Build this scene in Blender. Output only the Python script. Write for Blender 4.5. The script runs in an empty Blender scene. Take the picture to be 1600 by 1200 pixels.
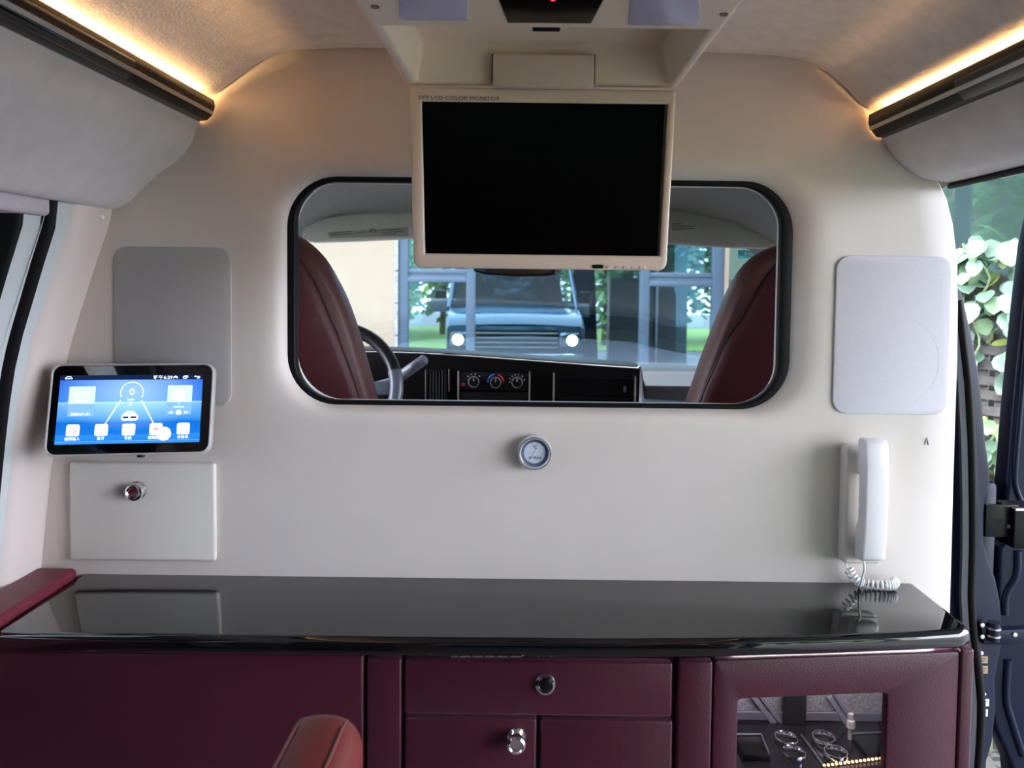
import bpy, bmesh, math, random
from mathutils import Vector, Matrix
R = math.radians
random.seed(7)
scene = bpy.context.scene
COL = scene.collection

# ------------------------------------------------------------------ camera
F = 1200.0; CX, CY = 826.0, 492.4; PITCH, ROLL = R(2.5), R(0.66)
CAMZ = 1.14; CAMLOC = Vector((0, -1.4, CAMZ))
cam_d = bpy.data.cameras.new('camera'); cam = bpy.data.objects.new('camera', cam_d); COL.objects.link(cam)
CM = Matrix.Rotation(math.pi/2 - PITCH, 3, 'X') @ Matrix.Rotation(ROLL, 3, 'Z')
cam.matrix_world = Matrix.Translation(CAMLOC) @ CM.to_4x4()
cam_d.sensor_width = 36; cam_d.lens = F/1600*36
cam_d.shift_x = -(CX-800)/1600; cam_d.shift_y = (CY-600)/1600
cam_d.clip_start = 0.02; cam_d.clip_end = 200
cam_d.dof.use_dof = True; cam_d.dof.focus_distance = 1.38; cam_d.dof.aperture_fstop = 6.3
scene.camera = cam

# ------------------------------------------------------------------ world, sun, exposure
w = bpy.data.worlds.new('sky'); scene.world = w; w.use_nodes = True
bg = w.node_tree.nodes['Background']; bg.inputs[0].default_value = (0.87, 0.90, 1.06, 1); bg.inputs[1].default_value = 6.5
sd = bpy.data.lights.new('sun', 'SUN'); sd.energy = 3.0; sd.angle = R(1.0); sd.color = (1.0, 0.95, 0.86)
sun = bpy.data.objects.new('sun', sd); COL.objects.link(sun)
sun.rotation_euler = Vector((0.52, -0.20, -1.0)).to_track_quat('-Z', 'Y').to_euler()
scene.view_settings.view_transform = 'Standard'; scene.view_settings.look = 'None'
scene.view_settings.gamma = 1.0; scene.view_settings.exposure = 1.0
scene.view_settings.use_curve_mapping = False
scene.cycles.max_bounces = 12; scene.cycles.diffuse_bounces = 6; scene.cycles.transparent_max_bounces = 16
scene.cycles.caustics_reflective = False; scene.cycles.caustics_refractive = False

# ------------------------------------------------------------------ pixel -> place on a plane of known depth
def P(x, y, Y):
    d = CM @ Vector(((x-CX)/F, -(y-CY)/F, -1.0))
    return CAMLOC + d*((Y-CAMLOC.y)/d.y)
def PZ(x, y, z):
    d = CM @ Vector(((x-CX)/F, -(y-CY)/F, -1.0))
    return CAMLOC + d*((z-CAMLOC.z)/d.z)
def RC(x0, y0, x1, y1, Y):
    xm, ym = (x0+x1)/2, (y0+y1)/2
    return P(x0, ym, Y).x, P(x1, ym, Y).x, P(xm, y1, Y).z, P(xm, y0, Y).z      # X0 X1 Z0 Z1
def poly(pts, Y):
    return [(p.x, p.z) for p in (P(x, y, Y) for x, y in pts)]

# ------------------------------------------------------------------ materials
MATS = {}
def mat(name, col, rough=0.5, metal=0.0, grain=0.0, gscale=60, bump=0.0, bscale=200, spec=0.5, coat=0.0, emit=None, estr=0.0, sheen=0.0, trans=0.0):
    if name in MATS: return MATS[name]
    m = bpy.data.materials.new(name); m.use_nodes = True; nt = m.node_tree; b = nt.nodes['Principled BSDF']
    b.inputs['Base Color'].default_value = (*col, 1); b.inputs['Roughness'].default_value = rough
    b.inputs['Metallic'].default_value = metal; b.inputs['Specular IOR Level'].default_value = spec
    b.inputs['Coat Weight'].default_value = coat; b.inputs['Coat Roughness'].default_value = 0.05
    b.inputs['Sheen Weight'].default_value = sheen; b.inputs['Transmission Weight'].default_value = trans
    if emit: b.inputs['Emission Color'].default_value = (*emit, 1); b.inputs['Emission Strength'].default_value = estr
    tc = nt.nodes.new('ShaderNodeTexCoord')
    if grain > 0:
        n = nt.nodes.new('ShaderNodeTexNoise'); n.inputs['Scale'].default_value = gscale; n.inputs['Detail'].default_value = 4
        nt.links.new(tc.outputs['Object'], n.inputs['Vector'])
        r = nt.nodes.new('ShaderNodeValToRGB')
        r.color_ramp.elements[0].position = .3; r.color_ramp.elements[1].position = .7
        r.color_ramp.elements[0].color = (*[c*(1-grain) for c in col], 1); r.color_ramp.elements[1].color = (*[min(1, c*(1+grain)) for c in col], 1)
        nt.links.new(n.outputs['Fac'], r.inputs['Fac']); nt.links.new(r.outputs['Color'], b.inputs['Base Color'])
    if bump > 0:
        n = nt.nodes.new('ShaderNodeTexNoise'); n.inputs['Scale'].default_value = bscale; n.inputs['Detail'].default_value = 3
        nt.links.new(tc.outputs['Object'], n.inputs['Vector'])
        bp = nt.nodes.new('ShaderNodeBump'); bp.inputs['Strength'].default_value = bump; bp.inputs['Distance'].default_value = 0.002
        nt.links.new(n.outputs['Fac'], bp.inputs['Height']); nt.links.new(bp.outputs['Normal'], b.inputs['Normal'])
    MATS[name] = m; return m
def emat(name, col, s):
    if name in MATS: return MATS[name]
    m = bpy.data.materials.new(name); m.use_nodes = True; nt = m.node_tree; nt.nodes.clear()
    o = nt.nodes.new('ShaderNodeOutputMaterial'); e = nt.nodes.new('ShaderNodeEmission')
    e.inputs[0].default_value = (*col, 1); e.inputs[1].default_value = s; nt.links.new(e.outputs[0], o.inputs[0])
    MATS[name] = m; return m
def glass(name, tint, gloss=0.08, rough=0.0, grazing=True):
    """thin pane: tinted see-through with a mirror share that grows towards grazing"""
    m = bpy.data.materials.new(name); m.use_nodes = True; nt = m.node_tree; nt.nodes.clear()
    o = nt.nodes.new('ShaderNodeOutputMaterial'); t = nt.nodes.new('ShaderNodeBsdfTransparent'); g = nt.nodes.new('ShaderNodeBsdfGlossy')
    t.inputs[0].default_value = (*tint, 1); g.inputs['Roughness'].default_value = rough
    mx = nt.nodes.new('ShaderNodeMixShader')
    if grazing:
        fr = nt.nodes.new('ShaderNodeLayerWeight'); fr.inputs['Blend'].default_value = gloss
        nt.links.new(fr.outputs['Fresnel'], mx.inputs[0])
    else: mx.inputs[0].default_value = gloss
    nt.links.new(t.outputs[0], mx.inputs[1]); nt.links.new(g.outputs[0], mx.inputs[2]); nt.links.new(mx.outputs[0], o.inputs[0])
    MATS[name] = m; return m

M_wall = mat('cream_moulded_plastic', (0.67, 0.625, 0.575), 0.42, grain=0.025, gscale=5, bump=0.05, bscale=500)
M_head = mat('beige_suede', (0.78, 0.71, 0.64), 0.95, grain=0.07, gscale=35, bump=0.35, bscale=180, sheen=0.2)
M_suede = mat('grey_suede', (0.62, 0.595, 0.58), 0.95, grain=0.05, gscale=25, bump=0.3, bscale=220, sheen=0.2)
M_pad = mat('lilac_suede', (0.50, 0.47, 0.49), 0.95, grain=0.06, gscale=40, bump=0.3, bscale=220)
M_pillar = mat('cream_pillar_vinyl', (0.66, 0.60, 0.55), 0.5, grain=0.02, gscale=8)
M_blackgloss = mat('black_gloss_lacquer', (0.004, 0.004, 0.005), 0.02, spec=0.62, coat=0.35)
M_rail = mat('black_satin_rail', (0.004, 0.0035, 0.0035), 0.3, spec=.12)
M_lens = mat('smoked_gloss_lens', (0.003, 0.004, 0.004), 0.04)
M_chrome = mat('chrome', (0.86, 0.86, 0.88), 0.07, metal=1.0)
M_satin = mat('satin_aluminium', (0.62, 0.60, 0.58), 0.35, metal=1.0)
M_rubber = mat('black_rubber', (0.004, 0.004, 0.005), 0.5, spec=.18)
M_leather = mat('burgundy_leather', (0.042, 0.004, 0.011), 0.36, grain=0.08, gscale=18, bump=0.25, bscale=420, spec=0.42, sheen=0.22)
M_leather.node_tree.nodes['Principled BSDF'].inputs['Sheen Tint'].default_value = (1, .5, .72, 1)
M_seat = mat('dark_burgundy_seat_leather', (0.062, 0.008, 0.012), 0.5, grain=0.08, gscale=12, bump=0.25, bscale=300, spec=0.35)
M_seatside = mat('brown_burgundy_seat_leather', (0.085, 0.026, 0.023), 0.5, grain=0.06, gscale=12, bump=0.25, bscale=300)
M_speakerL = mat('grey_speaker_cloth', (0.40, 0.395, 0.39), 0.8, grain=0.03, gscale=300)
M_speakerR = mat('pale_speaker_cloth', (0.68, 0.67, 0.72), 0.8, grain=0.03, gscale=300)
M_white = mat('white_abs', (0.84, 0.84, 0.84), 0.28)
M_cradle = mat('ivory_abs', (0.74, 0.71, 0.64), 0.35)
M_console = mat('cream_console_abs', (0.82, 0.71, 0.55), 0.38, bump=0.08, bscale=700)
M_monitor = mat('cream_monitor_abs', (0.68, 0.57, 0.46), 0.4, bump=0.05, bscale=800)
M_screen = mat('black_screen', (0.0015, 0.0015, 0.0015), 0.22, spec=0.15)
M_lamp = mat('frosted_lamp_lens', (0.55, 0.54, 0.68), 0.22, spec=0.6)
M_black = mat('black_plastic', (0.004, 0.004, 0.005), 0.35, spec=.25)
M_dash = mat('black_dash_vinyl', (0.0025, 0.0022, 0.0028), 0.45, bump=0.2, bscale=400, spec=.15)
M_dashtop = mat('grey_dash_top', (0.12, 0.14, 0.17), 0.32)
M_greyhead = mat('grey_cab_headliner', (0.36, 0.36, 0.34), 0.95, grain=0.04, gscale=40)
M_visor = mat('grey_visor_cloth', (0.74, 0.72, 0.69), 0.9, grain=0.04, gscale=40)
M_wheel = mat('black_wheel_leather', (0.012, 0.012, 0.013), 0.28)
M_wheelgrey = mat('slate_wheel_spoke', (0.12, 0.145, 0.18), 0.3)
M_navy = mat('navy_body_paint', (0.005, 0.009, 0.026), 0.36, coat=0.0, spec=.26)
M_vanmirrorblue = mat('mirror_blue_van_paint', (0.02, 0.10, 0.19), 0.22, coat=1.0)  # navy van; the brighter blue of its mirror image is put into the paint
M_carpet = mat('grey_cabinet_carpet', (0.42, 0.39, 0.41), 1.0, grain=0.35, gscale=230, bump=0.8, bscale=300)
M_floor = mat('floor_carpet', (0.16, 0.135, 0.12), 1.0, grain=0.2, gscale=200)
M_print = mat('dark_print', (0.03, 0.03, 0.035), 0.6)
M_render = mat('cream_facade_render', (0.48, 0.395, 0.29), 0.9, grain=0.03, gscale=6)
M_alu = mat('blue_grey_window_frame', (0.09, 0.145, 0.21), 0.4)
M_wood = mat('weathered_lattice_wood', (0.27, 0.25, 0.23), 0.85, grain=0.2, gscale=30)
M_ground = mat('grey_paving', (0.15, 0.15, 0.147), 0.9, grain=0.12, gscale=4)
M_grass = mat('lawn_grass', (0.20, 0.30, 0.06), 0.95, grain=0.35, gscale=14)
def leafmat(name, col):
    m = mat(name, col, 0.45, grain=0.22, gscale=9); b = m.node_tree.nodes['Principled BSDF']
    b.inputs['Subsurface Weight'].default_value = 0.0; return m
M_leafA = leafmat('pale_green_leaf', (0.22, 0.36, 0.25)); M_leafB = leafmat('yellow_green_leaf', (0.25, 0.33, 0.08))
M_leafC = leafmat('mid_green_leaf', (0.20, 0.34, 0.16)); M_leafD = leafmat('dark_green_leaf', (0.045, 0.10, 0.035))
M_stem = mat('green_stem', (0.30, 0.40, 0.20), 0.6); M_bark = mat('bark', (0.12, 0.09, 0.06), 0.9, grain=0.3, gscale=20)
M_winglass = glass('windscreen_glass', (0.48, 0.53, 0.54), 0.2)
M_tint = glass('privacy_glass', (0.16, 0.22, 0.26), 0.25)
M_cabglass = glass('clear_cabinet_glass', (0.82, 0.82, 0.86), 0.18)
M_teal = glass('hazy_teal_glass', (0.46, 0.60, 0.57), 0.15, grazing=False)
_nt = M_teal.node_tree; _d = _nt.nodes.new('ShaderNodeBsdfDiffuse'); _d.inputs[0].default_value = (.24, .33, .315, 1)      # pale haze over the pane, put in as diffuse colour
_nt.links.new(_d.outputs[0], [n for n in _nt.nodes if n.type == 'MIX_SHADER'][0].inputs[2])

# ------------------------------------------------------------------ object helpers
def tag(o, label=None, cat=None, group=None, kind=None):
    if label: o['label'] = label
    if cat: o['category'] = cat
    if group: o['group'] = group
    if kind: o['kind'] = kind
    return o
def wloc(o):
    v = Vector((0, 0, 0))
    while o: v += o.location; o = o.parent
    return v
def obj(name, bm, m=None, parent=None, sharp=35, kind=None, label=None):
    me = bpy.data.meshes.new(name)
    if isinstance(bm, bmesh.types.BMesh):
        bmesh.ops.recalc_face_normals(bm, faces=bm.faces[:]); bm.to_mesh(me); bm.free()
    else: me = bm
    if m: me.materials.append(m)
    if sharp is not None and len(me.polygons):
        me.polygons.foreach_set('use_smooth', [True]*len(me.polygons)); me.set_sharp_from_angle(angle=R(sharp))
    o = bpy.data.objects.new(name, me); COL.objects.link(o)
    if parent:
        me.transform(Matrix.Translation(-wloc(parent))); o.parent = parent
    if kind: o['kind'] = kind
    if label: o['label'] = label
    return o
def thing(name, label, cat, loc=(0, 0, 0), group=None):
    o = bpy.data.objects.new(name, None); COL.objects.link(o); o.location = loc; o.empty_display_size = .05
    return tag(o, label, cat, group)
def single(name, bm, m, label, cat, group=None, sharp=35):
    return tag(obj(name, bm, m, None, sharp), label, cat, group)
def struct(name, bm, m, sharp=35):
    return tag(obj(name, bm, m, None, sharp), kind='structure')
def dup(o, name=None, parent=None, off=(0, 0, 0)):
    c = o.copy(); COL.objects.link(c); c.location = Vector(o.location)+Vector(off)
    if parent: c.parent = parent
    return c

# ------------------------------------------------------------------ shape helpers
def bevel(bm, off, seg=2, ang=30):
    es = [e for e in bm.edges if len(e.link_faces) == 2 and e.calc_face_angle(0) > R(ang)]
    bmesh.ops.bevel(bm, geom=es, offset=off, segments=seg, profile=0.5, affect='EDGES', clamp_overlap=True)
def bx(x0, x1, y0, y1, z0, z1, bev=0, seg=2, bm=None):
    b = bmesh.new()
    bmesh.ops.create_cube(b, size=1)
    for v in b.verts:
        v.co = Vector(((x0+x1)/2+v.co.x*(x1-x0), (y0+y1)/2+v.co.y*(y1-y0), (z0+z1)/2+v.co.z*(z1-z0)))
    if bev: bevel(b, bev, seg)
    return join(bm, b)
def join(a, b):
    if a is None: return b
    me = bpy.data.meshes.new('t'); b.to_mesh(me); b.free(); a.from_mesh(me); bpy.data.meshes.remove(me); return a
def xf(bm, M):
    bm.transform(M); return bm
def rrect(x0, x1, z0, z1, r, n=8):
    """rounded rectangle as a list of (x, z), counter-clockwise"""
    if not isinstance(r, (tuple, list)): r = (r,)*4
    out = []
    for (cx, cz, a0, q) in ((x1-r[0], z1-r[0], 0, r[0]), (x0+r[1], z1-r[1], 90, r[1]), (x0+r[2], z0+r[2], 180, r[2]), (x1-r[3], z0+r[3], 270, r[3])):
        for k in range(n+1):
            a = R(a0+90*k/n); out.append((cx+q*math.cos(a), cz+q*math.sin(a)))
    return out
def prism(pts, y0, y1, bev=0, seg=2, bm=None, ang=50):
    """(x, z) outline from y0 to y1, optional rounding of the front and back rims"""
    b = bmesh.new()
    A = [b.verts.new((x, y0, z)) for x, z in pts]; B = [b.verts.new((x, y1, z)) for x, z in pts]
    n = len(pts)
    b.faces.new(A); b.faces.new(B[::-1])
    for i in range(n): b.faces.new((A[i], B[i], B[(i+1) % n], A[(i+1) % n]))
    bmesh.ops.recalc_face_normals(b, faces=b.faces[:])
    if bev: bevel(b, bev, seg, ang)
    return join(bm, b)
def prism_x(pts, x0, x1, bev=0, seg=2, bm=None):
    """(y, z) outline extruded along x"""
    b = prism([(y, z) for y, z in pts], x0, x1, bev, seg)
    for v in b.verts: v.co = Vector((v.co.y, v.co.x, v.co.z))
    return join(bm, b)
def prism_z(pts, z0, z1, bev=0, seg=2, bm=None, ang=50):
    """(x, y) outline extruded along z"""
    b = prism(pts, z0, z1, bev, seg, None, ang)
    for v in b.verts: v.co = Vector((v.co.x, v.co.z, v.co.y))
    return join(bm, b)
def loft(rings, closed=True, cap=False, bm=None):
    b = bmesh.new(); V = [[b.verts.new(p) for p in r] for r in rings]; n = len(V[0])
    for a, c in zip(V, V[1:]):
        for i in range(n if closed else n-1):
            j = (i+1) % n
            b.faces.new((a[i], a[j], c[j], c[i]))
    if cap: b.faces.new(V[0][::-1]); b.faces.new(V[-1])
    return join(bm, b)
def ring(outer, inner, y0, y1, bm=None, bev=0):
    """frame between two outlines of the same point count"""
    rr = [[(x, y0, z) for x, z in outer], [(x, y0, z) for x, z in inner], [(x, y1, z) for x, z in inner], [(x, y1, z) for x, z in outer]]
    b = loft(rr+[rr[0]])
    bmesh.ops.remove_doubles(b, verts=b.verts[:], dist=1e-6)
    if bev: bmesh.ops.recalc_face_normals(b, faces=b.faces[:]); bevel(b, bev, 2, 60)
    return join(bm, b)
def smooth_path(pts, k=6):
    pts = [Vector(p) for p in pts]; out = []
    for i in range(len(pts)-1):
        p0, p1, p2, p3 = pts[max(i-1, 0)], pts[i], pts[i+1], pts[min(i+2, len(pts)-1)]
        for s in range(k):
            t = s/k
            out.append(0.5*((2*p1)+(p2-p0)*t+(2*p0-5*p1+4*p2-p3)*t*t+(3*p1-p0-3*p2+p3)*t**3))
    return out+[pts[-1]]
def tube(path, r, n=8, closed=False, bm=None, flat=1.0):
    path = [Vector(p) for p in path]; rings = []; up = None
    N = len(path)
    for i, p in enumerate(path):
        a = path[(i-1) % N] if closed or i > 0 else p; c = path[(i+1) % N] if closed or i < N-1 else p
        t = (c-a).normalized()
        if up is None: up = t.orthogonal().normalized()
        up = (up-t*up.dot(t)).normalized(); s = t.cross(up)
        q = r[i] if isinstance(r, (list, tuple)) else r
        rings.append([p+(up*math.cos(k*2*math.pi/n)+s*math.sin(k*2*math.pi/n)*flat)*q for k in range(n)])
    if closed: rings.append(rings[0])
    b = loft(rings, True, not closed)
    if closed: bmesh.ops.remove_doubles(b, verts=b.verts[:], dist=1e-6)
    return join(bm, b)
def lathe(prof, n=24, M=None, bm=None):
    """(radius, height) turned about -Y by default: height runs towards the viewer"""
    rings = [[(max(r, 1e-5)*math.cos(k*2*math.pi/n), -h, max(r, 1e-5)*math.sin(k*2*math.pi/n)) for k in range(n)] for r, h in prof]
    b = loft(rings, True, True)
    if M is not None: b.transform(M)
    return join(bm, b)
def T(v): return Matrix.Translation(Vector(v))
def text(body, size, loc, m, name, parent=None, M=None, mirror=False, align='CENTER', sx=1.0):
    c = bpy.data.curves.new('t', 'FONT'); c.body = body; c.size = size; c.align_x = align; c.align_y = 'CENTER'; c.extrude = 0.0001; c.resolution_u = 3
    o = bpy.data.objects.new('t', c); COL.objects.link(o); dg = bpy.context.evaluated_depsgraph_get(); dg.update()
    me = bpy.data.meshes.new_from_object(o.evaluated_get(dg)); bpy.data.objects.remove(o); bpy.data.curves.remove(c)
    X = Matrix.Rotation(math.pi/2, 4, 'X') @ Matrix.Diagonal((-sx if mirror else sx, 1, 1, 1))
    X = T(loc) @ X
    if M is not None: X = M @ X
    me.transform(X); me.materials.clear(); me.name = name
    return obj(name, me, m, parent, None)

# ================================================================== THE ROOM: van saloon shell
BACK = -2.6
# --- partition wall: loops from the opening outwards to the trim edge
oc = P(843, 455, 0); ocx, ocz = oc.x, oc.z
outer_px = [(330, 60), (440, 60), (843, 55), (1255, 60), (1400, 150), (1440, 265), (1471, 286), (1482, 310), (1492, 350), (1499, 410), (1500, 480),
            (1499, 560), (1496, 650), (1493, 760), (1491, 860), (1489, 960), (1486, 1100), (1480, 1380), (60, 1380), (40, 1000), (45, 880), (60, 700), (110, 480), (150, 300), (240, 150)]
def ray_hit(pts, a):
    dx, dz = math.cos(a), math.sin(a); best = None
    for (x0, z0), (x1, z1) in zip(pts, pts[1:]+pts[:1]):
        ex, ez = x1-x0, z1-z0; den = dx*ez-dz*ex
        if abs(den) < 1e-12: continue
        t = ((x0-ocx)*ez-(z0-ocz)*ex)/den; u = ((x0-ocx)*dz-(z0-ocz)*dx)/den
        if t > 0 and -1e-6 <= u <= 1+1e-6: best = t if best is None else max(best, t)
    return (ocx+dx*best, ocz+dz*best)
outer = poly(outer_px, 0.0)
def RR(x0, y0, x1, y1, Y, r, n=10):
    X0, X1, Z0, Z1 = RC(x0, y0, x1, y1, Y); q = 1.4/F
    return rrect(X0, X1, Z0, Z1, [c*q for c in r] if isinstance(r, (tuple, list)) else r*q, n)
base = RR(446, 278, 1239, 637, 0.0, 78, 10)
dense = []
for i in range(len(base)):
    a, b = Vector(base[i]), Vector(base[(i+1) % len(base)]); k = max(1, int((b-a).length/0.03))
    dense += [tuple(a.lerp(b, s/k)) for s in range(k)]
outer_s = [Vector(p) for p in outer]
angs = sorted(set([math.atan2(z-ocz, x-ocx) for x, z in dense]+[math.atan2(z-ocz, x-ocx) for x, z in outer]))
specs = [((446, 279, 1239, 637), 0.075, 78), ((446, 279, 1239, 637), 0.030, 78), ((443, 276.5, 1243, 639.5), 0.022, 80), ((437, 272, 1252, 643), 0.013, 84),
         ((428, 266, 1263, 647), 0.006, 90), ((417, 259, 1275, 652), 0.002, 96), ((400, 248, 1290, 662), 0.0, 104), ((380, 236, 1306, 676), 0.0, 112)]
rings = []
for (q, Y, r) in specs:
    pts = RR(*q, 0.0, r)
    rings.append([(x, Y, z) for x, z in (ray_hit(pts, a) for a in angs)])
last = [(x, z) for x, y, z in rings[-1]]; ob = [ray_hit(outer, a) for a in angs]
for t, Y in ((0.35, 0), (0.7, 0), (0.97, 0), (0.99, 0.003), (1.0, 0.012)):
    rings.append([(a[0]+(b[0]-a[0])*t, Y, a[1]+(b[1]-a[1])*t) for a, b in zip(last, ob)])
rings.append([(b[0]-0.006*(1 if b[0] > 0 else -1), 0.06, b[1]) for b in ob])
wall = struct('wall_front', loft(rings), M_wall, 60)

# window in the partition: black gasket and pale inner frame
def RRw(x0, y0, x1, y1, Y, r): return RR(x0, y0, x1, y1, Y, r, 12)
win = tag(obj('window_1', ring(RRw(446, 278, 1238, 636, .026, 78), RRw(462, 287.5, 1217, 629, .026, 66), .022, .045, bev=.003), M_rubber, sharp=50), kind='structure')
obj('window_frame', ring(RRw(460, 286, 1219, 630, .04, 68), RRw(465, 290.5, 1212.5, 627, .04, 64), .036, .045, bev=.001), mat('pale_window_frame', (0.62, 0.60, 0.57), 0.35), win, 50)

# --- ceiling: arched suede headliner
ceil_px = [(248, 215), (256, 175), (280, 154), (310, 149), (335, 149), (350, 141), (375, 122), (397, 106), (419, 93), (444, 84), (475, 80), (560, 77), (700, 78), (850, 80), (1000, 82), (1110, 84), (1190, 88),
           (1235, 93), (1262, 101), (1290, 115), (1320, 140), (1342, 164), (1358, 174), (1382, 176), (1412, 182), (1434, 202), (1442, 240)]
cp = smooth_path([(x, 0, z) for x, z in poly(ceil_px, 0)], 4)
rr = [[(p.x, y, p.z+dz) for p in cp] for y, dz in ((0.0, .006), (-.003, .003), (-.008, 0), (-.05, 0), (-.6, 0), (-1.4, 0), (BACK, 0))]
struct('ceiling', loft(rr, closed=False), M_head, 60)

# --- soffits of grey suede below the cove rails
def soffit(name, px, back_px):
    front = smooth_path([(x, 0, z) for x, z in poly(px, 0)], 4); back = [Vector((x, 0, z)) for x, z in poly(back_px, 0)]
    pts = front+back; c = sum(pts, Vector())/len(pts); rings = []
    for y, s in ((0.004, .012), (-.002, .006), (-.006, .0025), (-.014, 0), (-.3, 0), (-1.2, 0), (BACK, 0)):
        rings.append([(p.x+(c.x-p.x)/(c-p).length*s, y, p.z+(c.z-p.z)/(c-p).length*s) for p in pts])
    return struct(name, loft(rings, True, True), M_suede, 50)
soffit('trim_1', [(300, 187), (316, 187), (312, 195), (309, 208), (300, 229), (284, 249), (262, 266), (240, 283), (222, 299), (207, 313), (193, 324), (180, 328), (160, 326)], [(70, 318), (60, 220), (200, 190)])
soffit('trim_2', [(1392, 213), (1373, 213), (1379, 222), (1388, 240), (1403, 257), (1422, 272), (1440, 281), (1456, 284), (1474, 286.5), (1492, 286)], [(1560, 280), (1600, 220), (1480, 200)])

# --- cove rails with chrome strip, smoked lens and warm light strip
def rail(label, px, chrome, lens, led):
    p0 = P(px[0][0], px[0][1], 0)
    t = thing('cove_light_rail', label, 'light rail', (p0.x, -.01, p0.z))
    def ext(pts, y0, y1, m, nm, bev=0.0):
        return obj(nm, prism(poly(pts, 0), y1, y0, bev, 3, ang=25), m, t, 40)
    ext(px, -.012, BACK+.02, M_rail, 'valance', .006)
    ext(chrome, -.016, BACK+.03, M_satin, 'chrome_strip')
    ext(lens, -.29, BACK+.04, M_lens, 'smoked_lens', .003)
    ext(led, -.05, BACK+.05, emat('warm_led', (1.0, 0.57, 0.24), 40.0), 'light_strip')
    return t
rail('black rail with silver stripe under the cove light, above the touchscreen', [(339.5, 158.5), (341, 170), (336, 184), (328, 191), (313, 192), (312, 187), (325, 178), (335, 159)],
     [(338, 176), (340.2, 178.5), (338.2, 183), (332, 180)], [(339.8, 164), (341.6, 171), (336.8, 184.8), (329, 191.6), (324, 186), (334, 164)], [(311, 171), (319, 168), (321, 174), (313, 178)])
rail('black rail with silver stripe under the cove light, above the intercom', [(1352, 181), (1351, 196), (1357, 208), (1364, 217), (1379, 218), (1380, 213), (1367, 203), (1358, 181)],
     [(1353.5, 200), (1351.6, 202), (1353.8, 207), (1360, 204)], [(1352, 188), (1350.3, 197), (1356.3, 208.8), (1363.8, 217.8), (1370, 212), (1358, 188)], [(1379, 198), (1371, 195), (1369, 201), (1377, 205)])

# --- side wall with pillar trim and tinted window (tumblehome profile)
prof = [P(150, 300, 0), P(175, 328, 0), P(141, 440, 0), P(105, 562, 0), P(82, 720, 0), P(65, 884, 0), P(52, 1060, 0), P(50, 1340, 0)]
prof = smooth_path([(p.x, 0, p.z) for p in prof], 5)
def left_x(z):
    for a, b in zip(prof, prof[1:]):
        if min(a.z, b.z) <= z <= max(a.z, b.z) and abs(a.z-b.z) > 1e-6: return a.x+(b.x-a.x)*(z-a.z)/(b.z-a.z)
    return prof[-1].x
ztop, zsill = P(175, 328, 0).z+.02, 0.70
WL0, WL1 = -.16, -1.25           # window opening along y
rings = []
for y, o in ((.0, .0), (-.004, .0), (-.06, .0), (-.078, -.002), (-.090, -.008), (-.096, -.016), (-.10, -.024)):
    rings.append([(p.x+o, y, p.z) for p in prof])
wl = struct('wall_left', loft(rings, closed=False), M_pillar, 60)
M_sash = mat('pale_sash', (0.55, 0.60, 0.60), 0.35)
obj('window_reveal', loft([[(p.x+o, y, p.z) for p in prof] for y, o in ((-.088, -.013), (-.10, -.015), (-.128, -.021), (-.15, -.024))], closed=False), M_sash, wl, 60)  # bluish daylight on this band is put into its pale colour
lower = [p for p in prof if p.z <= zsill+.02]
obj('side_panel', loft([[(p.x-.02, y, p.z) for p in lower] for y in (-.14, BACK)], closed=False), M_leather, wl, 60)
obj('rear_pillar', loft([[(p.x-.02, y, p.z) for p in prof] for y in (WL1, BACK)], closed=False), M_pillar, wl, 60)
w2 = tag(obj('window_2', loft([[(left_x(z)-.035, y, z) for z in (ztop+.02, 1.1, .9, zsill)] for y in (-.13, WL1-.02)], closed=False), M_tint, sharp=None), kind='structure')
def side_strip(nm, y0, y1, d0, d1, m, parent, lean=-.018):
    zs = [ztop-.005-(ztop-zsill)*k/10 for k in range(11)]; ringz = []
    for z in zs:
        k = (ztop-z)/(ztop-zsill); x = left_x(z); dy = -lean*k
        ringz.append([(x+d0, y0+dy, z), (x+d1, (y0+y1)/2+dy, z), (x+d0, y1+dy, z), (x+d0-.03, y1+dy, z), (x+d0-.03, y0+dy, z)])
    return obj(nm, loft(ringz, True, True), m, parent, 60)
side_strip('rubber_seal', -.128, -.150, -.018, -.008, M_rubber, w2)
side_strip('sash_bar', -.150, -.193, -.026, -.022, M_sash, w2)
side_strip('glass_bead', -.193, -.212, -.028, -.020, M_rubber, w2)
# lilac padded pelmet above that window
pz0, pz1 = P(70, 338, -.154).z, P(70, 309, -.154).z
px_ = P(76, 322, -.154).x
single('window_pelmet', prism(rrect(px_-.07, px_+.004, pz0, pz1+.012, .008, 4), -2.3, -.154, .006, 2), M_pad, 'padded lilac grey suede pelmet bar above the tinted window', 'pelmet')
# small screw cover on the pillar trim
zs_ = P(160, 340, -.02).z; xs_ = left_x(zs_); p = Vector((xs_, CAMLOC.y+(-xs_)*F/(CX-160), zs_))
single('screw_cover', lathe([(.0045, 0), (.0045, .003), (.003, .0045), (0, .005)], 12, T((p.x-.001, p.y, p.z)) @ Matrix.Rotation(R(80), 4, 'Z')), M_white, 'small white screw cover at the top of the cream pillar trim', 'screw cap')

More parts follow.
